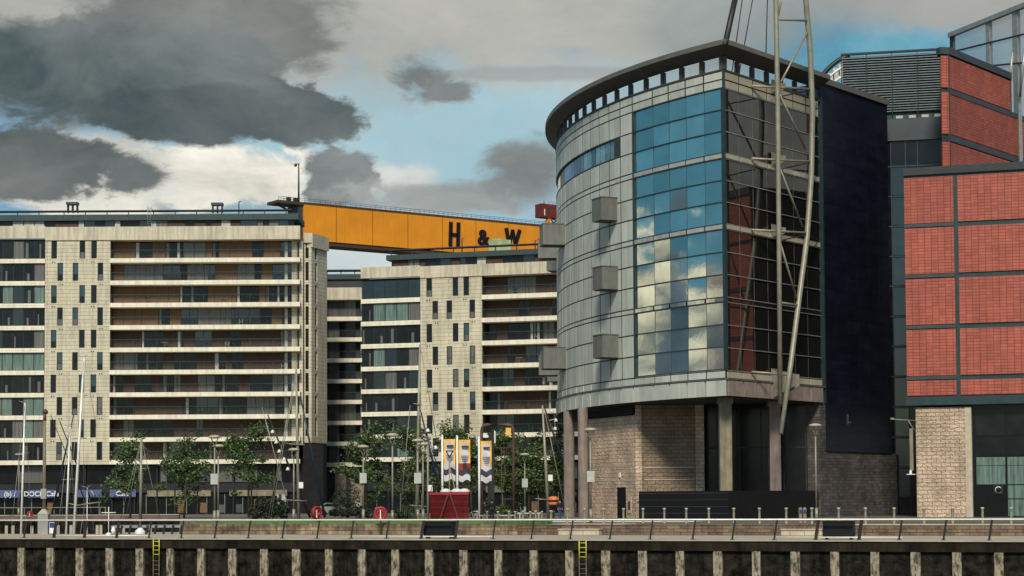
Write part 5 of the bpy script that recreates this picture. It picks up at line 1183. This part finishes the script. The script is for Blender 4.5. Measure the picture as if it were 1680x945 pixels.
# banners
def banner(u, v0, v1, D, uw, style, label):
    p = at(u, v1, D); zt = zat(u, v0, D); t_ = thing('flag_banner', (p.x, D, .4), label, 'banner', 'feather flags by the red container')
    m = MB(); m.tube([(p.x, D, .4), (p.x, D, zt)], .10, 8); m.lathe((p.x, D, zt), [(.11, 0), (.11, .08), (0, .18)], 8); m.build('flag_pole', 'white', t_)
    x0 = p.x + .14; x1 = at(u + uw, 750, D).x; zb = zat(u, v0 + 72, D); ztp_ = zt - .25
    H_ = ztp_ - zb; NX, NZ = 6, 14; m = MB()
    def off(i, j): return .10 * math.sin(j * .9 + i * .5 + u) * (i / NX)
    for i in range(NX):
        for j in range(NZ):
            fz0 = j / NZ; mi = 0
            if .36 < fz0 + .04 < .90 and 0 < i < 5: mi = 1
            if .12 < fz0 < .26: mi = 2
            if .26 < fz0 < .30: mi = 1
            if fz0 < .12: mi = 1
            if style == 2 and .27 < fz0 < .36 and i not in (2, 3): mi = 3
            if style == 2 and .27 < fz0 < .42 and i in (2, 3): mi = 2
            q = [(x0 + (x1 - x0) * a / NX, D + off(a, b_), zb + H_ * b_ / NZ + (.12 * math.sin(a * 1.2 + u) if b_ < 5 else 0)) for a, b_ in ((i, j), (i + 1, j), (i + 1, j + 1), (i, j + 1))]
            m.face(q, mi, smooth=True)
    cl = m.build('cloth', ['bannery', 'bannerg', 'bannerk', 'bannerr'], t_)
    m = MB(); wx = x1 - x0; m.box(x0 + wx * .25, x0 + wx * .85, D - .16, D - .15, zt - .95, zt - .78)
    random.seed(int(u))
    for k, (l0, l1) in enumerate(((.2, .86), (.25, .82), (.3, .8), (.42, .66))):
        x = l0
        while x < l1: w_ = random.uniform(.04, .09); m.box(x0 + wx * x, x0 + wx * min(l1, x + w_), D - .16, D - .15, zt - 1.75 - .17 * k, zt - 1.66 - .17 * k); x += w_ + .022
    m.build('printed_lines', 'bannerk', t_)
banner(726, 716, 850, 175, 21, 1, 'yellow and white flag at the outer end of the three by the red container')
banner(750.5, 717, 850, 174, 21, 2, 'yellow flag with a red and dark lower part, the middle one of the three')
banner(786.5, 719, 850, 173, 20, 1, 'yellow and white flag hanging in front of the rusty portal frame')
# triangle-topped marker
p = at(737.5, 812, 170); t_ = thing('marker_pole', (p.x, 170, .4), 'thin pole topped by an inverted black triangle outline', 'marker')
m = MB(); m.tube([(p.x, 170, .4), (p.x, 170, zat(737, 750, 170))], .05, 6); m.bar((p.x, 170, zat(737, 765, 170)), (p.x + .7, 170, .4 + 1.9), .09); m.build('shaft', 'steel', t_)
m = MB(); A_, B_, C_ = at(732, 740, 170), at(743, 740, 170), at(737.5, 751, 170); m.bar(A_, B_, .1); m.bar(B_, C_, .1); m.bar(C_, A_, .1); m.build('triangle_top', 'letter', t_)
# rusty portal frame
t_ = thing('portal_frame', (xat(817, 186), 186, .4), 'tall rusty brown portal frame with rounded corners and crossbars', 'frame')
xl, xr = xat(790.5, 186), xat(842.5, 186); zt = zat(817, 696, 186); pts = [(xl, 186, .4), (xl, 186, zt - .5), (xl + .15, 186, zt - .12), (xl + .5, 186, zt), (xr - .5, 186, zt), (xr - .15, 186, zt - .12), (xr, 186, zt - .5), (xr, 186, .4)]
m = MB(); m.tube(pts, .15, 8); m.build('arch_tube', 'rust', t_)
for v in (735, 779, 819): m = MB(); m.tube([(xat(812, 186) if v != 819 else xl + 1.9, 186, zat(815, v, 186)), (xr, 186, zat(815, v, 186))], .05, 6); m.build('crossbar', 'rust', t_)
m = MB(); m.tube([(xat(823, 186), 186, .4), (xat(823, 186), 186, zat(815, 735, 186))], .04, 6); m.build('inner_bar', 'rust', t_)
m = MB(); p = at(834, 708, 185.7); m.box(p.x - .25, p.x + .25, 185.7, 185.78, p.z - .35, p.z + .35); tag(m.build('orange_plate', 'bannery', t_))
m = MB(); xa, xb = xat(800, 189), xat(811, 189); m.box(xa, xb, 189, 189.7, .4, zat(805, 709, 189), 0); m.box(xa - .5, xa + .1, 188.9, 189, zat(795, 718, 189), zat(795, 714, 189), 1); m.box(xb + .02, xb + .14, 188.9, 189, zat(811, 727, 189), zat(811, 707, 189), 1)
tag(m.build('dark_pylon', ['steeldark', 'white'], None, (xa, 189, .4)), 'slim black pylon standing beside the rusty portal frame', 'pylon')
# litter on the right of container: black and white bicycle-like clutter -> a parked bicycle
p = at(778, 855, 168); t_ = thing('bicycle', (p.x, 168, .4), 'dark bicycle parked beside the red container', 'bicycle')
for dx in (-.5, .5):
    m = MB(); m.tube([(p.x + dx + .33 * math.cos(k * math.pi / 8), 168, .74 + .33 * math.sin(k * math.pi / 8)) for k in range(17)], .025, 5, cap=False); m.build('wheel', 'rubber', t_)
m = MB(); F_ = {k: Vector((p.x + x, 168, z)) for k, x, z in (('r', -.5, .74), ('b', -.1, .70), ('s', -.22, 1.25), ('h', .36, 1.30), ('f', .5, .74))}
for q, r_ in (('r', 'b'), ('b', 's'), ('s', 'h'), ('b', 'h'), ('h', 'f'), ('r', 's')): m.tube([F_[q], F_[r_]], .022, 5)
m.build('frame', 'white', t_); m = MB(); m.box(p.x - .34, p.x - .1, 167.93, 168.07, 1.27, 1.33); m.build('saddle', 'rubber', t_); m = MB(); m.tube([(p.x + .36, 167.75, 1.4), (p.x + .34, 168, 1.32), (p.x + .36, 168.25, 1.4)], .02, 5); m.build('handlebar', 'steelgrey', t_)

# ---- street lamps
def make_lamp(Hh, arms, label, loc, boxz=None):
    t_ = thing('street_lamp', loc, label, 'street lamp', 'street lamps on the quay'); x, y, z = loc
    m = MB(); m.tube([(x, y, z), (x, y, z + 1.1)], .13, 10); m.tube([(x, y, z + 1.1), (x, y, z + Hh - .9)], [.075, .06], 10); m.build('lamp_post', 'steel', t_)
    m = MB(); m.tube([(x, y, z + Hh - .9), (x - .26, y, z + Hh - .15)], .035, 6); m.tube([(x, y, z + Hh - .9), (x + .26, y, z + Hh - .15)], .035, 6); m.build('forked_bracket', 'steel', t_)
    m = MB(); m.lathe((x, y, z + Hh), [(0, -.18), (.38, -.15), (.52, -.06), (.45, .02), (.2, .10), (0, .12)], 18); m.build('lamp_head', 'deckconc', t_)
    if boxz: m = MB(); m.box(x - .28, x + .30, y - .25, y - .12, z + boxz, z + boxz + .85); m.build('sign_plate', 'offwhite', t_)
    return t_
LAMPS = [(352, 716, 156, 3.2, 'taller of the paired street lamps before the long block'), (358, 731, 163, None, 'shorter of the paired street lamps before the long block'),
         (482, 737, 172, None, 'street lamp close to the tall quay mast with yards'), (596, 732, 165, 3.3, 'street lamp with a sign plate in front of the narrow link block'),
         (644, 713, 150, None, 'street lamp between the life ring and the spiky bush'), (685.5, 722, 158, 3.2, 'street lamp with a sign plate behind the spiky bush'),
         (694, 728, 164, None, 'street lamp just before the dark leaning spar'),
         (861, 745, 192, 3.0, 'street lamp between the rusty frame and the round columns'), (969, 704, 152, 3.2, 'street lamp in front of the pale stone wall and its door'),
         (1339, 697, 150, None, 'street lamp in front of the dark tower base'), (31, 745, 225, None, 'street lamp near the blue emblem awning')]
for (u, v, D, bz, lab) in LAMPS:
    zt = zat(u, v, D); make_lamp(zt - .42, 1, lab, (xat(u, D), D, .42), bz)
# far thin lamp
# ---- bollards
b0 = thing('bollard', (0, 0, 0), 'x', 'bollard', 'pale steel bollards on the terrace')
m = MB(); m.lathe((0, 0, 0), [(.085, 0), (.085, 1.0), (.115, 1.02), (.115, 1.12), (.0, 1.13)], 12); m.build('post', 'bollard', b0)
ordn = ['first', 'second', 'third', 'fourth', 'fifth', 'sixth', 'seventh', 'eighth', 'ninth', 'tenth', 'eleventh', 'twelfth']
where = {931: 'before the outer round column', 959: 'before the lamp at the stone wall', 990: 'next past the stone wall lamp', 1023: 'in front of the stone wall door', 1055: 'before the start of the dark plinth'}
us = [931, 959, 990, 1023, 1055, 1090, 1126, 1163, 1204, 1246, 1290, 1332, 1376, 1420, 1467, 1516, 1563, 1612, 1659]
def spos(u, f):
    D = 152 - 27 * f; return D
labs = {1090: 'standing before the dark plinth, under the rough stone wall', 1126: 'before the plinth, just short of the square column by two places', 1163: 'before the plinth, one short of the square column',
        1204: 'just past the square corner column', 1246: 'between the two square columns', 1290: 'next to the pair of litter bins', 1332: 'beside the lamp at the dark tower', 1376: 'behind the black cabinet at the dark tower',
        1420: 'before the brick base of the dark tower', 1467: 'before the far end of the dark brick base', 1516: 'before the sandstone pier, nearer the dark tower', 1563: 'before the sandstone pier, nearer the glazing',
        1612: 'below the round sign, beside the sandstone pier', 1659: 'before the green curtained windows'}
first = True
for i, u in enumerate(us):
    D = 152 - 27 * (u - 931) / 728; zt = zat(u, 834 - 2 * i / 18, D); lab = 'pale bollard ' + (where.get(u) or labs[u])
    loc = (xat(u, D, 850), D, zt - 1.13)
    if first: b0.location = loc; b0['label'] = lab; first = False
    else: clone(b0, loc, lab)
for i, u in enumerate((783, 858, 879, 904)):
    D = 150; zt = zat(u, 838 - i * .3, D); clone(b0, (xat(u, D, 850), D, zt - 1.13), 'pale bollard ' + ['beside the pole of the flag before the portal frame', 'under the lamp behind the flags', 'midway between that lamp and the round sign', 'directly below the round orange sign'][i])
for i, u in enumerate((799, 817, 835, 845, 870, 889, 908)):
    D = 176; zt = zat(u, 838.5, D); clone(b0, (xat(u, D, 850), D, zt - 1.13), 'smaller looking bollard of the rear row, ' + ordn[i] + ' counted from the flags')
# low benches by bollards
m = MB(); a, b_ = xat(848, 178), xat(888, 178); m.box(a, b_, 178, 178.4, .95, 1.05); m.box(a + .2, a + .3, 178, 178.4, .4, .95); m.box(b_ - .3, b_ - .2, 178, 178.4, .4, .95); m.box(xat(788, 178), a - .3, 178.1, 178.4, .75, .85); m.box(xat(792, 178), xat(792, 178) + .1, 178.1, 178.4, .4, .75)
tag(m.build('metal_bench', 'offwhite', None, (a, 178, .4)), 'long pale metal bench behind the rear bollards', 'bench')
# litter bins
for i, u in enumerate((1313.5, 1320.5)):
    D = 147; p = at(u, 860, D); t_ = thing('litter_bin', (p.x, D, .42), ['grey litter bin with blue panel, nearer the square columns', 'grey litter bin with blue panel, nearer the lamp'][i], 'litter bin', 'pair of litter bins')
    m = MB(); m.lathe((p.x, D, .42), [(.13, 0), (.14, .9), (.14, .95)], 14); m.build('bin_body', 'conc', t_)
    m = MB(); m.lathe((p.x, D, .42), [(.145, .75), (.15, 1.05), (.1, 1.15), (0, 1.17)], 14); m.build('domed_top', 'yconc', t_)
    m = MB(); m.box(p.x - .1, p.x + .1, D - .17, D - .15, 1.15, 1.42); m.build('blue_panel', 'blue', t_)
# round orange sign like a bun
p = at(908, 822, 174); t_ = thing('burger_sign', (p.x, 174, .4), 'orange bun shaped sign next to the standing person', 'sign')
m = MB(); m.lathe((p.x, 174, p.z), [(.0, -.40), (.42, -.38), (.50, -.24), (.46, -.1)], 18); m.build('lower_bun', 'orange', t_)
m = MB(); m.lathe((p.x, 174, p.z), [(.44, -.10), (.42, -.04), (.46, .08)], 18); m.build('filling', 'cloth_k', t_)
m = MB(); m.lathe((p.x, 174, p.z), [(.50, .08), (.52, .16), (.42, .34), (.2, .42), (0, .44)], 18); m.build('upper_bun', 'orange', t_)
m = MB(); m.tube([(p.x, 174, .4), (p.x, 174, p.z - .36)], .05, 6); m.build('post', 'steeldark', t_)

# ================================================================== PEOPLE
def skin_obj(name, verts, edges, radii, mm, parent, sub=1):
    me = bpy.data.meshes.new(name); me.from_pydata([tuple(Vector(v)) for v in verts], edges, []); o = bpy.data.objects.new(name, me); COL.objects.link(o); o.parent = parent
    sk_ = o.modifiers.new('skin', 'SKIN'); 
    for i, r_ in enumerate(radii): me.skin_vertices[0].data[i].radius = (r_, r_) if not isinstance(r_, tuple) else r_
    me.skin_vertices[0].data[0].use_root = True; sk_.use_smooth_shade = True
    sb_ = o.modifiers.new('sub', 'SUBSURF'); sb_.levels = sub; sb_.render_levels = sub
    bpy.context.view_layer.update(); dg = bpy.context.evaluated_depsgraph_get(); nm = bpy.data.meshes.new_from_object(o.evaluated_get(dg)); o.modifiers.clear(); o.data = nm
    nm.materials.clear(); nm.materials.append(M[mm])
    for p_ in nm.polygons: p_.use_smooth = True; p_.material_index = 0
    return o
def person(u, D, label, top='cloth_k', legs='cloth_b', stride=.1, yaw=0, arm=.15, z=.42, h=1.75):
    loc = (xat(u, D, 840), D, z); t_ = thing('person', loc, label, 'person'); t_.rotation_euler = (0, 0, yaw); k = h / 1.75
    J = dict(pel=(0, 0, .95), sp=(0, 0, 1.15), ch=(0, .01, 1.35), nk=(0, 0, 1.48), hd=(0, -.02, 1.60), tp=(0, -.01, 1.70),
             hl=(-.09, 0, .90), kl=(-.10, -stride * .6, .50), al=(-.10, -stride, .09), fl=(-.11, -stride - .16, .04), hr=(.09, 0, .90), kr=(.10, stride * .2, .50), ar=(.10, stride, .09), fr=(.11, stride - .16, .04),
             sl=(-.18, 0, 1.40), el=(-.24, .02, 1.12), wl=(-.22, -arm, .90), gl=(-.21, -arm - .05, .82), sr=(.18, 0, 1.40), er=(.24, .02, 1.12), wr=(.22, -arm * .7, .90), gr_=(.21, -arm * .7 - .05, .82))
    ks = list(J); idx = {n: i for i, n in enumerate(ks)}
    E = [('pel', 'sp'), ('sp', 'ch'), ('ch', 'nk'), ('nk', 'hd'), ('hd', 'tp'), ('pel', 'hl'), ('hl', 'kl'), ('kl', 'al'), ('al', 'fl'), ('pel', 'hr'), ('hr', 'kr'), ('kr', 'ar'), ('ar', 'fr'), ('ch', 'sl'), ('sl', 'el'), ('el', 'wl'), ('wl', 'gl'), ('ch', 'sr'), ('sr', 'er'), ('er', 'wr'), ('wr', 'gr_')]
    Rd = dict(pel=.12, sp=.105, ch=.12, nk=.05, hd=.095, tp=.06, hl=.085, kl=.055, al=.04, fl=.035, hr=.085, kr=.055, ar=.04, fr=.035, sl=.055, el=.042, wl=.032, gl=.035, sr=.055, er=.042, wr=.032, gr_=.035)
    def S_(q): return tuple(c * k for c in q)
    skin_obj('body', [S_(J[n]) for n in ks], [(idx[a], idx[b_]) for a, b_ in E], [Rd[n] * k for n in ks], 'skin', t_)
    def sub_(name, names, mm, add):
        ii = {n: i for i, n in enumerate(names)}; ee = [(ii[a], ii[b_]) for a, b_ in E if a in ii and b_ in ii]; skin_obj(name, [S_(J[n]) for n in names], ee, [(Rd[n] + add) * k for n in names], mm, t_)
    sub_('jacket', ['pel', 'sp', 'ch', 'sl', 'el', 'wl', 'sr', 'er', 'wr'], top, .045); sub_('trousers', ['pel', 'hl', 'kl', 'al', 'hr', 'kr', 'ar'], legs, .018)
    m = MB(); o_ = Vector(loc)
    m.lathe(Vector((0, .02 * k, 1.56 * k)), [(.085 * k, -.02), (.112 * k, .05), (.10 * k, .13 * k), (.05 * k, .18 * k), (0, .19 * k)], 12); m.v = [q + o_ for q in m.v]; m.build('hair', 'hair', t_)
    m = MB()
    for sx in (-.035, .035): m.lathe(Vector((sx * k, -.115 * k, 1.61 * k)), [(0, -.012), (.012, 0), (0, .012)], 6)
    m.v = [q + o_ for q in m.v]; m.build('eyes', 'cloth_k', t_)
    for sx in (-1, 1): 
        m = MB(); c = J['fl' if sx < 0 else 'fr']; m.box(c[0] * k - .05, c[0] * k + .05, c[1] * k - .06, c[1] * k + .22, 0, .09); m.v = [q + o_ for q in m.v]; m.build('shoe', 'cloth_k', t_)
    return t_
person(918.5, 172, 'person in an open dark coat and blue jeans beside the orange bun sign', stride=.18, yaw=.2, z=.5)
person(807, 168, 'person all in black with back turned in front of the dark pylon', legs='cloth_k', yaw=math.pi, z=.5, h=1.85)
person(588, 232, 'person in a white top standing before the link block', top='cloth_w', legs='cloth_k', z=.41)
person(566, 240, 'person in dark clothes, nearest the parked silver car', legs='cloth_k', z=.41)
person(570.5, 241, 'person in dark clothes, middle one of three by the pink wall', legs='cloth_k', z=.41, yaw=1)
person(575, 240, 'person in dark clothes, closest to the one in white', legs='cloth_k', z=.41, yaw=2)
# ---- car
p = at(548, 840, 236); t_ = thing('parked_car', (p.x, 236, .4), 'silver hatchback parked before the narrow link block', 'car')
def profbox(prof, y0, y1, mi=0):
    m = MB(); n_ = len(prof)
    m.face([(p.x + a, y0, .4 + b_) for a, b_ in prof]); m.face([(p.x + a, y1, .4 + b_) for a, b_ in reversed(prof)])
    for k in range(n_): a, b_ = prof[k], prof[(k + 1) % n_]; m.face([(p.x + a[0], y0, .4 + a[1]), (p.x + a[0], y1, .4 + a[1]), (p.x + b_[0], y1, .4 + b_[1]), (p.x + b_[0], y0, .4 + b_[1])])
    return m
profbox([(-2, .3), (2, .3), (2.05, .7), (1.9, .95), (.95, 1.02), (.45, 1.45), (-1.0, 1.5), (-1.7, 1.05), (-2.05, .9)], 236, 237.7).build('body', 'car', t_)
m = MB(); m.face([(p.x + a, 235.985, .4 + b_) for a, b_ in ((-1.45, 1.05), (.8, 1.05), (.38, 1.38), (-.95, 1.42))]); m.build('side_window', 'gdark', t_)
for dx in (-1.25, 1.25):
    for y in (235.97, 237.73): m = MB(); m.lathe((p.x + dx, y, .4 + .32), [(.0, .1), (.2, .1), (.32, .08), (.32, -.1), (0, -.1)], 16, 0, 'Y'); wh = m.build('wheel', 'rubber', t_)
m = MB(); m.box(p.x + 1.95, p.x + 2.06, 236.1, 236.5, 1.05, 1.2); m.build('headlight', 'white', t_)

# ================================================================== TREES AND SHRUBS
def tree(u, D, vtop, vbot, rpx, label, seed, nl=2400, lm='leafA'):
    random.seed(seed); rx = 1.35 * rpx * D / F; nl = int(nl * 1.7); z1 = zat(u, vtop, D); z0 = zat(u, vbot, D); x = xat(u, D); base = Vector((x, D, .42))
    t_ = thing('tree', tuple(base), label, 'tree', 'young leafy trees along the quay')
    tr = MB(); hgt = z1 - .42; lean = random.uniform(-.3, .3)
    top = base + Vector((lean, 0, hgt * .92)); mid = base + Vector((lean * .3 + random.uniform(-.15, .15), 0, hgt * .45))
    tr.tube([base, mid, top], [.13, .09, .02], 8); clumps = []
    for k in range(15):
        f = random.uniform(.25, .95); p0 = base + (mid - base) * (f / .5) if f < .5 else mid + (top - mid) * ((f - .5) / .5)
        a = random.uniform(0, 2 * math.pi); ln = rx * random.uniform(.45, 1.0) * (1.15 - .6 * f); d = Vector((math.cos(a), math.sin(a), random.uniform(.2, .8)))
        p1 = p0 + d * ln * .5; p2 = p0 + d * ln + Vector((0, 0, random.uniform(-.1, .3)))
        tr.tube([p0, p1, p2], [.045, .03, .012], 5); clumps += [(p1, .5), (p2, .75)]
    tr.build('trunk', 'bark', t_)
    for k in range(10): clumps.append((Vector((x + random.gauss(0, rx * .45), D + random.gauss(0, rx * .4), random.uniform(z0, z1))), random.uniform(.35, .9)))
    clumps = [(c, r_) for c, r_ in clumps if z0 - .5 < c.z]
    lf = MB()
    for _ in range(nl):
        c, r_ = random.choice(clumps); q = c + Vector((random.gauss(0, r_ * .62), random.gauss(0, r_ * .62), random.gauss(0, r_ * .42)))
        s_ = random.uniform(.085, .17); n1 = Vector((random.gauss(0, 1), random.gauss(0, 1), random.gauss(0, .7))).normalized(); a = n1.cross(Vector((.3, .2, 1))).normalized() * s_; b_ = n1.cross(a).normalized() * s_ * random.uniform(.6, 1.0)
        lf.face([q - a, q - b_ * .8, q + a, q + b_ * .9], 0 if random.random() < .6 else 1)
    lf.build('crown', [lm, 'leafB'], t_)
tree(214, 212, 712, 815, 27, 'sparse young tree behind the white capped pole', 1, 2000)
tree(302, 210, 712, 828, 32, 'young tree between the white capped pole and the paired lamps', 2)
tree(408, 208, 700, 830, 36, 'young tree between the paired lamps and the floodlit spar', 3, 2700)
tree(602, 205, 688, 840, 40, 'bushy young tree in front of the link block', 4, 3600)
tree(668, 214, 700, 835, 30, 'young tree behind the tall mast and the spiky bush', 5, 2600)
tree(742, 210, 693, 842, 30, 'tree with its top showing above the two close flags', 6, 2900)
tree(774, 204, 712, 845, 24, 'dark leafy tree between the middle flag and the one by the portal', 7, 2400)
tree(828, 206, 694, 845, 30, 'tree framed inside the rusty portal', 8, 2800)
tree(868, 208, 716, 845, 28, 'tree between the rusty portal and the round columns', 9, 2800)
tree(908, 212, 700, 845, 22, 'tree half hidden by the outer round column', 10, 2400)
def shrub(u, D, w_, h_, label, seed, mm='hedge', n=2200):
    random.seed(seed); x = xat(u, D); t_ = thing('shrub', (x, D, .42), label, 'shrub'); m = MB()
    lobes = [(random.uniform(-.8, .8) * w_ / 2, random.uniform(.25, .75) * h_, random.uniform(.28, .42)) for _ in range(8)]
    for _ in range(n):
        lx, lz, lr = random.choice(lobes); v_ = Vector((random.gauss(0, 1), random.gauss(0, 1), random.gauss(0, 1))).normalized() * random.uniform(.7, 1.05) * lr * h_
        q = Vector((x + lx, D, .42 + lz)) + v_; q.z = max(.45, q.z); s_ = random.uniform(.06, .12); n1 = Vector((random.gauss(0, 1), random.gauss(0, 1), random.gauss(0, 1))).normalized(); a = n1.cross(Vector((.3, .2, 1))).normalized() * s_; b_ = n1.cross(a).normalized() * s_
        m.face([q - a, q - b_, q + a, q + b_])
    m.build('foliage', mm, t_); m = MB()
    for k in range(4): m.tube([(x, D, .42), (x + lobes[k][0], D, .42 + lobes[k][1])], .03, 5)
    m.build('stem', 'bark', t_)
shrub(442, 196, 3.6, 2.4, 'large dark clipped shrub beside the tall quay mast', 31, n=3800)
shrub(568, 222, 1.6, 3.4, 'upright dark shrub before the pink stone pier', 32, n=1800)
shrub(590, 200, 3.0, 1.3, 'low dark shrub under the bushy tree', 33, n=1500)
shrub(560, 205, 3.2, 1.0, 'low dark hedge near the red life ring', 34, n=1500)
random.seed(40); x, D = xat(662, 150), 150; t_ = thing('spiky_bush', (x, D, .5), 'spiky green bush between two street lamps', 'shrub'); m = MB()
for k in range(240):
    a = random.uniform(0, 2 * math.pi); el = random.uniform(.15, 1.5); L_ = random.uniform(.9, 1.75); d = Vector((math.cos(a) * math.cos(el), math.sin(a) * math.cos(el) * .8, math.sin(el))); b_ = Vector((x, D, .55)) + Vector((random.gauss(0, .3), random.gauss(0, .25), 0))
    sd_ = d.cross(Vector((0, 0, 1))).normalized() * .035; md = b_ + d * L_ * .6 + Vector((0, 0, .05)); tp_ = b_ + d * L_ - Vector((0, 0, .18 * math.cos(el)))
    m.face([b_ - sd_, b_ + sd_, md + sd_, md - sd_]); m.face([md - sd_, md + sd_, tp_])
m.build('blades', 'leafA', t_)
# white sculpture-like banner by the dark shrub
p = at(465, 820, 205); t_ = thing('canopy_flag', (p.x, 205, .42), 'white and dark poster panel behind the dark shrub', 'banner')
m = MB(); m.box(at(455, 800, 205).x, at(469, 800, 205).x, 205, 205.08, zat(465, 845, 205), zat(465, 811, 205), 0); m.box(at(457, 800, 205).x, at(462, 800, 205).x, 204.95, 205, zat(465, 822, 205), zat(465, 811, 205), 1); m.box(at(464, 800, 205).x, at(467, 800, 205).x, 204.95, 205, zat(465, 840, 205), zat(465, 822, 205), 2); m.build('panel', ['offwhite', 'bannerk', 'curtg'], t_)
m = MB(); m.box(p.x - .05, p.x + .05, 205.1, 205.2, .42, 2.0); m.build('post', 'steeldark', t_)
for i, (u, D) in enumerate(((83 + 300 / 3.15 * 0 + 300 / 1 * 0 + 243, 205), (548, 160))): pass
